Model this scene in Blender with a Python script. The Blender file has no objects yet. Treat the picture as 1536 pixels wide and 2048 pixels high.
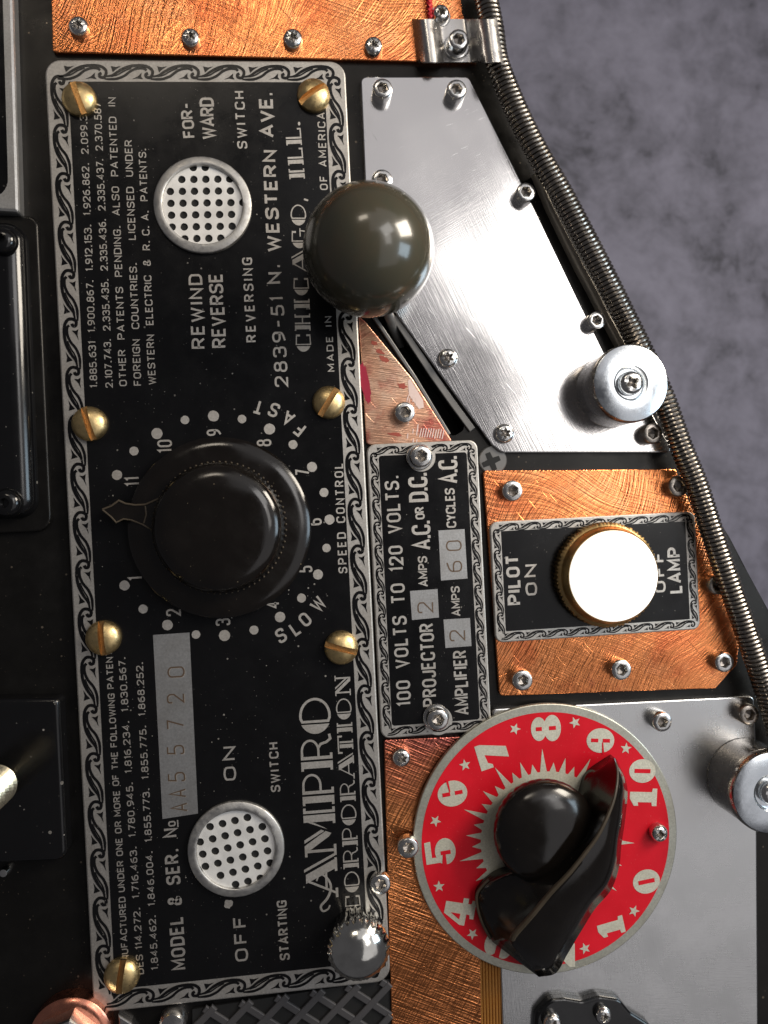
import bpy, math, random
from mathutils import Vector, Matrix
from mathutils.geometry import tessellate_polygon
random.seed(7)
sc = bpy.context.scene
C = sc.collection
# ------------------------------------------------------------------ camera (1 unit = 15 mm)
sc.unit_settings.scale_length = 0.015
F = 1607.0
D = 16.07
ROLL = math.radians(2.85)
n_cam = Vector((-160, 0, -F)).normalized()
zw = -n_cam
xw = Vector((math.cos(ROLL), math.sin(ROLL), 0)); xw = (xw - zw * xw.dot(zw)).normalized()
yw = zw.cross(xw)
M = Matrix((xw, yw, zw))
CP = M @ Vector((0, 0, D))
cam_d = bpy.data.cameras.new('camera'); cam = bpy.data.objects.new('camera', cam_d); C.objects.link(cam)
cam.matrix_world = Matrix.Translation(CP) @ M.to_4x4()
cam_d.sensor_fit = 'VERTICAL'; cam_d.sensor_height = 36; cam_d.lens = 36 * F / 2048
cam_d.clip_start = 0.1; cam_d.clip_end = 500
cam_d.dof.use_dof = True; cam_d.dof.focus_distance = 15.9; cam_d.dof.aperture_fstop = 0.24
sc.camera = cam
# ------------------------------------------------------------------ light
w = bpy.data.worlds.new('World'); sc.world = w; w.use_nodes = True
bg = w.node_tree.nodes['Background']; bg.inputs[0].default_value = (0.95, 0.93, 1.0, 1); bg.inputs[1].default_value = 0.075
def area(name, pos, sx, sy, rad, col, target=(0, 0, 0)):
    l = bpy.data.lights.new(name, 'AREA'); l.shape = 'RECTANGLE'; l.size = sx; l.size_y = sy
    l.energy = rad * math.pi * sx * sy; l.color = col
    o = bpy.data.objects.new(name, l); C.objects.link(o); o.location = pos
    o.rotation_euler = (Vector(target) - Vector(pos)).to_track_quat('-Z', 'Y').to_euler()
    return o
area('window_light_warm', (26, 15.5, 17.1), 11.5, 14, 23.0, (1.0, 0.90, 0.76))
area('window_light_cool', (29, -1.2, 19), 11, 12.5, 6.0, (0.68, 0.86, 1.0))
area('steel_glare_light', (30, 24.5, 60), 18, 24, 4.2, (1.0, 0.97, 0.94), (-1.6, 0, 0))  # added overhead panel, unseen, gives the steel plate its white glare
area('copper_glare_light', (31, 6.5, 60), 18, 13, 2.8, (1.0, 0.96, 0.92), (-1.6, 0, 0))  # added below the steel glare panel to brighten the pilot copper plate
area('top_copper_glare_light', (-13, 50, 60), 17, 9, 9.0, (1.0, 0.88, 0.72), (-1.6, 0, 0))  # added warm panel for the hot spot on the top copper plate
area('ceiling_light_soft', (49, 17, 62), 66, 150, 0.52, (1.0, 0.97, 0.98), (49, 17, 0))
area('ceiling_light_far', (7, 43, 62), 17.9, 50, 0.50, (1.0, 0.97, 0.98), (7, 43, 0))
sc.view_settings.view_transform = 'Standard'; sc.view_settings.look = 'None'
sc.view_settings.exposure = 0.0; sc.view_settings.gamma = 1.0
sc.render.engine = 'CYCLES'

# ------------------------------------------------------------------ projection helpers
def U(px, py, h=0.0):
    d = M @ Vector((px - 768, -(py - 1024), -F))
    t = (h - CP.z) / d.z
    return CP + d * t
def K(px, py, h=0.0):
    """scene units per photo pixel there"""
    p = U(px, py, h)
    return (CP - p).dot(M @ Vector((0, 0, 1))) / F
def snap_rect(c, h):
    p = [U(x, y, h) for x, y in c]           # TL TR BR BL
    return ((p[0].x + p[3].x) / 2, (p[2].y + p[3].y) / 2, (p[1].x + p[2].x) / 2, (p[0].y + p[1].y) / 2)

# ------------------------------------------------------------------ materials
def mat(name, col=(.5, .5, .5), rough=.5, metal=0., **kw):
    m = bpy.data.materials.new(name); m.use_nodes = True
    nt = m.node_tree; b = nt.nodes['Principled BSDF']
    b.inputs['Base Color'].default_value = (*col, 1); b.inputs['Roughness'].default_value = rough
    b.inputs['Metallic'].default_value = metal
    for k, v in kw.items():
        b.inputs[k.replace('_', ' ')].default_value = v
    return m
def N(nt, t, **kw):
    n = nt.nodes.new(t)
    for k, v in kw.items():
        if k in n.inputs.keys() if False else False: pass
        setattr(n, k, v)
    return n
def coords(nt, rot=0, scale=(1, 1, 1), loc=(0, 0, 0), warp=0):
    tc = nt.nodes.new('ShaderNodeTexCoord'); mp = nt.nodes.new('ShaderNodeMapping')
    # scratches: rotate first (point mapping scales before rotating, so use two nodes)
    mp.inputs['Rotation'].default_value = (0, 0, rot); mp.inputs['Location'].default_value = loc
    m2 = nt.nodes.new('ShaderNodeMapping'); m2.inputs['Scale'].default_value = scale
    src = tc.outputs['Object']
    if warp:
        wn = nt.nodes.new('ShaderNodeTexNoise'); wn.inputs['Scale'].default_value = .28; wn.inputs['Detail'].default_value = 1; nt.links.new(src, wn.inputs['Vector'])
        ms = nt.nodes.new('ShaderNodeVectorMath'); ms.operation = 'SCALE'; ms.inputs['Scale'].default_value = warp; nt.links.new(wn.outputs['Color'], ms.inputs[0])
        ad = nt.nodes.new('ShaderNodeVectorMath'); ad.operation = 'ADD'; nt.links.new(src, ad.inputs[0]); nt.links.new(ms.outputs[0], ad.inputs[1]); src = ad.outputs[0]
    nt.links.new(src, mp.inputs[0]); nt.links.new(mp.outputs[0], m2.inputs[0])
    return m2.outputs[0]
def noise(nt, vec, scale, detail=2, rough=.5, dist=0):
    n = nt.nodes.new('ShaderNodeTexNoise'); n.inputs['Scale'].default_value = scale
    n.inputs['Detail'].default_value = detail; n.inputs['Roughness'].default_value = rough
    n.inputs['Distortion'].default_value = dist
    nt.links.new(vec, n.inputs['Vector']); return n.outputs[0]
def ramp(nt, fac, stops):
    r = nt.nodes.new('ShaderNodeValToRGB'); e = r.color_ramp.elements
    while len(e) < len(stops): e.new(.5)
    for el, (p, c) in zip(e, stops):
        el.position = p; el.color = (*c, 1) if not isinstance(c, (int, float)) else (c, c, c, 1)
    nt.links.new(fac, r.inputs[0]); return r.outputs[0]
def math2(nt, op, a, b):
    n = nt.nodes.new('ShaderNodeMath'); n.operation = op
    for i, v in enumerate((a, b)):
        if isinstance(v, (int, float)): n.inputs[i].default_value = v
        else: nt.links.new(v, n.inputs[i])
    return n.outputs[0]
def mixc(nt, fac, a, b, mode='MIX'):
    n = nt.nodes.new('ShaderNodeMix'); n.data_type = 'RGBA'; n.blend_type = mode
    for i, v in ((0, fac), (6, a), (7, b)):
        if isinstance(v, (int, float)): n.inputs[i].default_value = v
        elif isinstance(v, tuple): n.inputs[i].default_value = (*v, 1)
        else: nt.links.new(v, n.inputs[i])
    return n.outputs[2]
def bump(m, height, strength, dist=.02, prev=None):
    nt = m.node_tree; b = nt.nodes.new('ShaderNodeBump'); b.inputs['Strength'].default_value = strength
    b.inputs['Distance'].default_value = dist; nt.links.new(height, b.inputs['Height'])
    if prev is not None: nt.links.new(prev, b.inputs['Normal'])
    nt.links.new(b.outputs[0], nt.nodes['Principled BSDF'].inputs['Normal']); return b.outputs[0]
def setin(m, k, out): m.node_tree.links.new(out, m.node_tree.nodes['Principled BSDF'].inputs[k])

def dusty(m, base, dust=(.35, .33, .30), dens=.045, grime=.5, sc_=9):
    """dust specks (voronoi points, only some cells) and faint smears"""
    nt = m.node_tree; v = coords(nt)
    vo = nt.nodes.new('ShaderNodeTexVoronoi'); vo.inputs['Scale'].default_value = sc_; nt.links.new(v, vo.inputs['Vector'])
    vo.inputs['Randomness'].default_value = 1
    sep = nt.nodes.new('ShaderNodeSeparateColor'); nt.links.new(vo.outputs['Color'], sep.inputs[0])
    rad = math2(nt, 'MULTIPLY', math2(nt, 'POWER', sep.outputs[0], 5), dens * 3.4)
    spot = math2(nt, 'LESS_THAN', vo.outputs['Distance'], rad)
    vo2 = nt.nodes.new('ShaderNodeTexVoronoi'); vo2.inputs['Scale'].default_value = sc_ * 2.3; nt.links.new(v, vo2.inputs['Vector'])
    sep2 = nt.nodes.new('ShaderNodeSeparateColor'); nt.links.new(vo2.outputs['Color'], sep2.inputs[0])
    spot2 = math2(nt, 'LESS_THAN', vo2.outputs['Distance'], math2(nt, 'MULTIPLY', math2(nt, 'POWER', sep2.outputs[1], 4), dens * 3))
    cl = ramp(nt, noise(nt, v, .9, 4, .7), [(.40, .12), (.62, 1)])
    sp = math2(nt, 'MULTIPLY', math2(nt, 'MULTIPLY', math2(nt, 'MAXIMUM', spot, spot2), .75), cl)
    sm = ramp(nt, noise(nt, v, 1.3, 5, .65), [(.42, 0), (.8, grime)])
    c = mixc(nt, sm, base, tuple(min(1, x * 1.7 + .0012) for x in base))
    c = mixc(nt, sp, c, dust)
    setin(m, 'Base Color', c)
    r = ramp(nt, noise(nt, v, 2.2, 4, .6), [(.3, m.node_tree.nodes['Principled BSDF'].inputs['Roughness'].default_value * .8), (.75, min(1, m.node_tree.nodes['Principled BSDF'].inputs['Roughness'].default_value * 1.5))])
    setin(m, 'Roughness', r)
    bump(m, noise(nt, v, 60, 2), .06, .01)
    return m

MT = {}
MT['enamel'] = dusty(mat('black_enamel', (.004, .004, .0045), .20, 0, Specular_IOR_Level=.32), (.004, .004, .0045), sc_=8)
MT['panel'] = dusty(mat('black_satin_metal', (.018, .017, .016), .30, .75), (.018, .017, .016), dust=(.3, .24, .18), sc_=6)
MT['gloss_black'] = dusty(mat('black_gloss', (.004, .004, .0045), .13, 0), (.004, .004, .0045), sc_=4, grime=.3)
MT['bakelite'] = dusty(mat('black_bakelite', (.005, .0038, .003), .13, 0, Coat_Weight=.3, Coat_Roughness=.06), (.005, .0038, .003), dust=(.25, .2, .13), dens=.03, grime=.8, sc_=6)
nt = MT['bakelite'].node_tree
_r = ramp(nt, math2(nt, 'ADD', math2(nt, 'MULTIPLY', noise(nt, coords(nt, .7, (1.2, 9, 4)), 1, 3, .6), .22), math2(nt, 'MULTIPLY', noise(nt, coords(nt), 1.4, 5, .65), .78)), [(.40, .08), (.66, .27)])
setin(MT['bakelite'], 'Roughness', _r)
MT['bakelite'].node_tree.nodes['Principled BSDF'].inputs['Coat Weight'].default_value = .12
MT['bakelite_worn'] = dusty(mat('worn_bakelite_edge', (.045, .033, .020), .5, 0), (.045, .033, .020), grime=.9, sc_=10)
MT['olive'] = mat('olive_plastic', (.07, .066, .043), .2, 0, Coat_Weight=.5, Coat_Roughness=.085)
nt = MT['olive'].node_tree; v = coords(nt)
setin(MT['olive'], 'Base Color', mixc(nt, ramp(nt, noise(nt, v, 1.2, 4, .6, .6), [(.45, 0), (.75, 1)]), (.056, .053, .036), (.068, .055, .036)))
bump(MT['olive'], noise(nt, coords(nt, .8, (3, 26, 10)), 6, 3), .03, .01)

def silver(name, col, rough, spec=.25, wear=.35):
    m = mat(name, col, rough, .9); nt = m.node_tree; v = coords(nt)
    n1 = noise(nt, v, 26, 4, .7); n2 = noise(nt, v, 2.0, 3, .5)
    c = mixc(nt, ramp(nt, n1, [(.35, 0), (.7, 1)]), tuple(x * .72 for x in col), col)
    c = mixc(nt, ramp(nt, n2, [(.4, 0), (.75, wear)]), c, tuple(x * .5 for x in (col[0], col[1] * .92, col[2] * .82)))
    setin(m, 'Base Color', c); bump(m, n1, .12, .01); return m
MT['etched'] = silver('etched_nickel_silver', (.60, .575, .54), .52)
MT['print'] = silver('etched_lettering', (.62, .59, .55), .55)
MT['box'] = silver('stamping_panel_metal', (.52, .52, .52), .46)
nt = MT['box'].node_tree
bump(MT['box'], noise(nt, coords(nt, 0, (60, 4, 1)), 1, 3), .1, .01)
MT['stamp'] = mat('stamped_groove', (.16, .11, .075), .5, .7)

def scratched(name, col, rough, dirs, fine=.06, wob=.0, deep=.12, tint=None, warp=0):
    m = mat(name, col, rough, 1.0); nt = m.node_tree; prev = None
    acc = None
    for i, (a, sx, sy, s) in enumerate(dirs):
        v = coords(nt, a, (sx, sy, 1), (i * 3.1, i * 1.7, 0), warp)
        n = noise(nt, v, 1, 1.5, .5)
        mask = ramp(nt, noise(nt, coords(nt, 0, (1, 1, 1), (i * 7.3, 2.1, i)), .33, 2), [(.36, .15), (.62, 1)])
        h = math2(nt, 'MULTIPLY', n, math2(nt, 'MULTIPLY', mask, s))
        acc = h if acc is None else math2(nt, 'ADD', acc, h)
    # isolated deeper scratches
    v = coords(nt, .9, (1.1, 26, 1)); sc1 = ramp(nt, noise(nt, v, 1, 2, .5), [(.70, 0), (.74, 1)])
    v = coords(nt, -.35, (1.4, 34, 1), (4, 4, 0)); sc2 = ramp(nt, noise(nt, v, 1, 2, .5), [(.72, 0), (.75, 1)])
    acc = math2(nt, 'SUBTRACT', acc, math2(nt, 'MULTIPLY', math2(nt, 'MAXIMUM', sc1, sc2), deep))
    if wob: prev = bump(m, noise(nt, coords(nt), .35, 1), wob, .5)
    bump(m, acc, fine, .05, prev)
    r = ramp(nt, noise(nt, coords(nt), 1.1, 5, .65), [(.3, rough * .85), (.7, rough * 1.3)])
    setin(m, 'Roughness', r)
    if tint:
        base = col; c = None
        for (cc, s, lo, hi, off) in tint:
            f = ramp(nt, noise(nt, coords(nt, 0, (1, 1, 1), off), s, 4, .6, .4), [(lo, 0), (hi, 1)])
            c = mixc(nt, f, c if c is not None else col, cc)
        setin(m, 'Base Color', c)
    return m
MT['steel'] = scratched('brushed_steel', (.74, .72, .71), .15, [(1.15, 1.2, 60, .8), (-.5, 1.5, 50, .3), (.2, 5, 5, .2)], .065, .14, .6)
MT['steel_satin'] = scratched('satin_steel', (.60, .60, .595), .25, [(1.5, 2, 80, .5), (.1, 4, 60, .25)], .10, .08, .05)
cop_t = [((.80, .21, .08), .8, .45, .7, (0, 0, 0)), ((.94, .38, .16), 1.3, .5, .72, (5, 2, 0)), ((.50, .14, .07), 1.9, .62, .84, (9, 4, 0))]
MT['copper'] = scratched('brushed_copper', (.95, .335, .12), .22, [(-1.08, .42, 22, 1.1), (-.98, .6, 38, .9), (-.55, .4, 26, .8), (.35, .5, 30, .45)], .36, .05, .9, cop_t, 1.9)
MT['copper_tarnished'] = scratched('tarnished_copper', (.62, .27, .14), .36, [(.12, 2.2, 40, .9), (.75, 3, 30, .5)], .5, 0, .3,
    [((.38, .10, .09), 1.0, .45, .65, (0, 3, 0)), ((.70, .42, .30), 1.4, .52, .7, (5, 2, 0))])
MT['copper_pale'] = scratched('pale_copper', (.72, .40, .26), .34, [(.15, 2.2, 40, .9), (-.5, 3, 30, .4)], .4, 0, .3,
    [((.45, .13, .10), 1.6, .5, .66, (0, 3, 0)), ((.80, .55, .40), 1.2, .5, .7, (5, 2, 0))])
MT['magenta'] = mat('magenta_stain', (.38, .02, .05), .4, .3)
MT['stain'] = mat('red_stain', (.42, .10, .07), .4, .6)
MT['flux'] = mat('pale_flux_mark', (.80, .62, .56), .45, .6)
def met(name, col, rough, s=30, b=.08):
    m = mat(name, col, rough, 1); nt = m.node_tree; v = coords(nt)
    setin(m, 'Roughness', ramp(nt, noise(nt, v, s * .3, 4, .6), [(.3, rough * .7), (.75, rough * 1.5)]))
    setin(m, 'Base Color', mixc(nt, ramp(nt, noise(nt, v, s * .15, 3), [(.4, 0), (.7, 1)]), col, tuple(x * .8 for x in col)))
    bump(m, noise(nt, v, s, 3), b, .01); return m
MT['screw'] = met('bright_screw_steel', (.72, .71, .69), .20)
MT['screw_dark'] = met('shadowed_socket_steel', (.40, .36, .32), .30)  # darker copy of the screw steel, shade put into its colour
MT['brass'] = met('brass', (.74, .55, .27), .36, 30, .04)
MT['brass_slot'] = met('brass_slot', (.60, .34, .13), .36)
MT['brass_dull'] = met('dull_knurled_brass', (.50, .34, .15), .38)
MT['zinc'] = met('zinc_plated_steel', (.68, .72, .76), .22, 18, .10)
MT['zinc_side'] = met('shaded_turned_side', (.40, .375, .35), .22)  # side shading put into the colour, darker than the top face
MT['alu'] = met('turned_aluminium', (.74, .73, .68), .13)
MT['ring'] = met('grommet_metal', (.56, .55, .53), .46, 25, .2)
MT['perf'] = met('perforated_metal', (.88, .87, .85), .52, 20, .08); MT['perf'].node_tree.nodes['Principled BSDF'].inputs['Metallic'].default_value = .45
MT['spring'] = met('spring_steel', (.34, .31, .275), .24, 10, .03)
MT['chrome'] = met('stainless_clamp', (.68, .66, .64), .28, 14, .05)
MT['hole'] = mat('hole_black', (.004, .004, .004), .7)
MT['gunmetal'] = dusty(mat('grey_screw_metal', (.16, .155, .15), .42, .6), (.16, .155, .15), sc_=7)
MT['red'] = mat('red_dial_enamel', (.66, .017, .035), .38, 0, Specular_IOR_Level=.2)
nt = MT['red'].node_tree; v = coords(nt)
setin(MT['red'], 'Base Color', mixc(nt, ramp(nt, noise(nt, v, 30, 3, .7), [(.66, 0), (.74, .5)]), mixc(nt, ramp(nt, noise(nt, v, 1.2, 3), [(.35, 0), (.7, 1)]), (.56, .006, .016), (.66, .010, .024)), (.75, .30, .28)))
bump(MT['red'], noise(nt, v, 50, 2), .08, .01)
MT['cream'] = silver('cream_metal_print', (.72, .70, .58), .5); MT['cream'].node_tree.nodes['Principled BSDF'].inputs['Metallic'].default_value = .35
MT['dial_rim'] = silver('dial_rim_metal', (.62, .61, .52), .45)
MT['copper_wire'] = met('amber_ribbon_wire', (.46, .20, .045), .4, 12, .1); MT['copper_wire'].node_tree.nodes['Principled BSDF'].inputs['Metallic'].default_value = .4
MT['thread'] = mat('red_thread', (.55, .02, .03), .6)
MT['rod'] = met('blue_steel_rod', (.5, .6, .75), .25)
MT['stud'] = met('pale_brass_thread', (.78, .70, .50), .3)
MT['rim'] = met('beige_rim_highlight', (.55, .50, .42), .45, 12, .1); MT['rim'].node_tree.nodes['Principled BSDF'].inputs['Metallic'].default_value = .4
MT['grille'] = mat('grille_lattice', (.075, .072, .075), .5, .3)
MT['copper_ring'] = met('copper_washer', (.75, .30, .20), .25)
m = mat('lit_lens', (.9, .9, .88), .3); b_ = m.node_tree.nodes['Principled BSDF']
b_.inputs['Emission Color'].default_value = (1, .985, .95, 1); b_.inputs['Emission Strength'].default_value = 1.1; MT['lens'] = m
m = mat('mottled_slate_floor', (.13, .13, .15), .8); nt = m.node_tree; v = coords(nt)
n1 = noise(nt, v, .22, 5, .62, .5); n2 = noise(nt, v, .75, 5, .7, .3)
c = ramp(nt, math2(nt, 'ADD', math2(nt, 'MULTIPLY', n1, .6), math2(nt, 'MULTIPLY', n2, .4)), [(.36, (.05, .05, .066)), (.44, (.115, .113, .148)), (.54, (.165, .162, .212)), (.70, (.22, .217, .28))])
setin(m, 'Base Color', c); MT['floor'] = m

MT['copper_heat'] = scratched('heat_tinted_copper', (.60, .19, .06), .27, [(-1.0, 1.0, 22, 1.0), (.45, 1.2, 26, .8), (.0, 1.3, 30, .5)], .7, 0, .3)
nt = MT['copper_heat'].node_tree; tc = nt.nodes.new('ShaderNodeTexCoord'); sx = nt.nodes.new('ShaderNodeSeparateXYZ'); nt.links.new(tc.outputs['Object'], sx.inputs[0])
hy = math2(nt, 'ADD', sx.outputs[1], math2(nt, 'MULTIPLY', noise(nt, coords(nt), 1.1, 4, .6), 1.6))
setin(MT['copper_heat'], 'Base Color', ramp(nt, math2(nt, 'MULTIPLY', math2(nt, 'ADD', hy, .6), .2), [(.0, (.72, .26, .095)), (.30, (.80, .30, .11)), (.50, (.62, .19, .10)), (.64, (.42, .11, .12)), (.74, (.50, .22, .26)), (.86, (.55, .36, .25))]))
# ------------------------------------------------------------------ mesh helpers
def wloc(p):
    return Vector((0, 0, 0)) if p is None else p['_w']
ORI = {}
def link(name, V, Fc, m, parent=None, origin=None, smooth=False):
    """vertices in world space; origin = object origin (defaults to the parent's)"""
    if origin is None: origin = ORI.get(parent.name, Vector((0, 0, 0))) if parent else Vector((0, 0, 0))
    origin = Vector(origin)
    me = bpy.data.meshes.new(name)
    me.from_pydata([tuple(Vector(v) - origin) for v in V], [], Fc)
    me.materials.append(MT[m] if isinstance(m, str) else m)
    if smooth:
        me.polygons.foreach_set('use_smooth', [True] * len(me.polygons))
        try: me.set_sharp_from_angle(angle=math.radians(38))
        except Exception: pass
    me.update()
    o = bpy.data.objects.new(name, me); C.objects.link(o)
    ORI[o.name] = origin
    if parent is not None:
        o.parent = parent; o.location = origin - ORI[parent.name]
    else: o.location = origin
    return o
def thing(name, label, cat, loc=(0, 0, 0), group=None):
    o = bpy.data.objects.new(name, None); C.objects.link(o); o.location = loc; ORI[o.name] = Vector(loc)
    o.empty_display_size = .1
    o['label'] = label; o['category'] = cat
    if group: o['group'] = group
    return o
def tag(o, label, cat, group=None):
    o['label'] = label; o['category'] = cat
    if group: o['group'] = group
    return o
def centre(loop, z=0):
    n = len(loop); return Vector((sum(p[0] for p in loop) / n, sum(p[1] for p in loop) / n, z))
def arealoop(l):
    return sum(l[i][0] * l[(i + 1) % len(l)][1] - l[(i + 1) % len(l)][0] * l[i][1] for i in range(len(l))) / 2
def ccw(l): return list(l) if arealoop(l) > 0 else list(reversed(l))
def inset(l, d):
    """offset a CCW loop inwards by d"""
    out = []; n = len(l)
    for i in range(n):
        p0, p1, p2 = Vector(l[i - 1][:2]), Vector(l[i][:2]), Vector(l[(i + 1) % n][:2])
        a = (p1 - p0); b = (p2 - p1)
        a = a.normalized() if a.length > 1e-9 else Vector((1, 0)); b = b.normalized() if b.length > 1e-9 else a
        na = Vector((-a.y, a.x)); nb = Vector((-b.y, b.x)); s = na + nb
        if s.length < 1e-6: s = na
        s.normalize(); k = d / max(.35, s.dot(na)); out.append((p1.x + s.x * k, p1.y + s.y * k))
    return out
def fillet(pts, r, seg=6, closed=True):
    out = []; n = len(pts)
    rr = r if isinstance(r, (list, tuple)) else [r] * n
    for i in range(n):
        p1 = Vector(pts[i][:2])
        if (not closed and i in (0, n - 1)) or rr[i] <= 0: out.append((p1.x, p1.y)); continue
        p0, p2 = Vector(pts[i - 1][:2]), Vector(pts[(i + 1) % n][:2])
        a = (p0 - p1); b = (p2 - p1); la, lb = a.length, b.length
        if la < 1e-6 or lb < 1e-6: out.append((p1.x, p1.y)); continue
        a.normalize(); b.normalize()
        th = math.acos(max(-1, min(1, a.dot(b))))
        if th > math.pi - .02: out.append((p1.x, p1.y)); continue
        t = min(rr[i] / math.tan(th / 2), la * .499, lb * .499); rad = t * math.tan(th / 2)
        c = p1 + (a + b).normalized() * (rad / math.sin(th / 2))
        s = p1 + a * t - c; e = p1 + b * t - c
        a0 = math.atan2(s.y, s.x); a1 = math.atan2(e.y, e.x); da = a1 - a0
        while da > math.pi: da -= 2 * math.pi
        while da < -math.pi: da += 2 * math.pi
        for k in range(seg + 1):
            q = a0 + da * k / seg; out.append((c.x + rad * math.cos(q), c.y + rad * math.sin(q)))
    return out
def circle(cx, cy, r, n=48, a0=0): return [(cx + r * math.cos(a0 + 2 * math.pi * i / n), cy + r * math.sin(a0 + 2 * math.pi * i / n)) for i in range(n)]
def rrect(x0, y0, x1, y1, r, seg=6): return fillet([(x0, y0), (x1, y0), (x1, y1), (x0, y1)], r, seg)
def tess(loops, z):
    pts = [Vector((p[0], p[1], 0)) for l in loops for p in l]
    tr = tessellate_polygon([[Vector((p[0], p[1], 0)) for p in l] for l in loops])
    out = []
    for t in tr:
        a, b, c = (pts[i] for i in t)
        out.append(tuple(t) if (b - a).cross(c - a).z > 0 else (t[0], t[2], t[1]))
    return pts, out
def prism(outer, z0, z1, bev=.02, holes=(), steps=2):
    outer = ccw(outer); V = []; Fc = []; n = len(outer)
    prof = [(0, z0), (0, z1 - bev)] + [(bev * (1 - math.cos(math.pi / 2 * k / steps)), z1 - bev + bev * math.sin(math.pi / 2 * k / steps)) for k in range(1, steps + 1)]
    if bev <= 0: prof = [(0, z0), (0, z1)]
    for ins, z in prof:
        l = inset(outer, ins) if ins > 0 else outer
        V += [(p[0], p[1], z) for p in l]; top = l
    for k in range(len(prof) - 1):
        for i in range(n):
            j = (i + 1) % n; Fc.append((k * n + i, k * n + j, (k + 1) * n + j, (k + 1) * n + i))
    hs = [ccw(h) for h in holes]
    pts, tr = tess([top] + [list(reversed(h)) for h in hs], z1)
    base = len(V); V += [(p.x, p.y, z1) for p in pts]; Fc += [tuple(base + i for i in t) for t in tr]
    off = base + n
    for h in hs:
        m = len(h); b2 = len(V)
        V += [(p[0], p[1], z0) for p in reversed(h)]
        for i in range(m):
            j = (i + 1) % m; Fc.append((off + i, off + j, b2 + j, b2 + i))
        off += m
    return V, Fc
def sheet(loops, z):
    V = []; Fc = []
    for l in loops:
        l = ccw(l); pts, tr = tess([l], z); b = len(V)
        V += [(p.x, p.y, z) for p in pts]; Fc += [tuple(b + i for i in t) for t in tr]
    return V, Fc
def lathe(cx, cy, prof, n=48, wob=None):
    V = []; Fc = []
    for k, (r, z) in enumerate(prof):
        for i in range(n):
            a = 2 * math.pi * i / n; rr = r * (wob(a, k) if wob else 1)
            V.append((cx + rr * math.cos(a), cy + rr * math.sin(a), z))
    for k in range(len(prof) - 1):
        for i in range(n):
            j = (i + 1) % n; Fc.append((k * n + i, k * n + j, (k + 1) * n + j, (k + 1) * n + i))
    if prof[-1][0] > 1e-6: Fc.append(tuple((len(prof) - 1) * n + i for i in range(n)))
    return V, Fc
def ribbon(pts, wd, z, closed=False, V=None, Fc=None):
    V = [] if V is None else V; Fc = [] if Fc is None else Fc
    p = [Vector(q[:2]) for q in pts]; n = len(p); b = len(V)
    for i in range(n):
        if closed: a, c = p[i - 1], p[(i + 1) % n]
        else: a, c = p[max(0, i - 1)], p[min(n - 1, i + 1)]
        d1 = (p[i] - a); d2 = (c - p[i])
        if d1.length < 1e-9: d1 = d2
        if d2.length < 1e-9: d2 = d1
        d1 = d1.normalized(); d2 = d2.normalized(); n1 = Vector((-d1.y, d1.x)); n2 = Vector((-d2.y, d2.x))
        s = n1 + n2; s = s.normalized() if s.length > 1e-6 else n1
        wi = wd(i / (n - 1)) if callable(wd) else wd
        k = wi / 2 / max(.45, s.dot(n1))
        V.append((p[i].x + s.x * k, p[i].y + s.y * k, z)); V.append((p[i].x - s.x * k, p[i].y - s.y * k, z))
    for i in range(n if closed else n - 1):
        j = (i + 1) % n; Fc.append((b + 2 * i + 1, b + 2 * j + 1, b + 2 * j, b + 2 * i))
    return V, Fc
def catmull(P, seg=8, closed=False):
    P = [Vector(p) for p in P]; n = len(P); out = []
    for i in range(n if closed else n - 1):
        p0 = P[i - 1] if (closed or i > 0) else P[0] * 2 - P[1]; p1 = P[i]; p2 = P[(i + 1) % n]
        p3 = P[(i + 2) % n] if (closed or i + 2 < n) else p2 * 2 - p1
        for k in range(seg):
            t = k / seg
            out.append(.5 * ((2 * p1) + (-p0 + p2) * t + (2 * p0 - 5 * p1 + 4 * p2 - p3) * t * t + (-p0 + 3 * p1 - 3 * p2 + p3) * t ** 3))
    if not closed: out.append(P[-1])
    return out
def px2(pts, z): return [tuple(U(x, y, z)[:2]) for x, y in pts]

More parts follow.
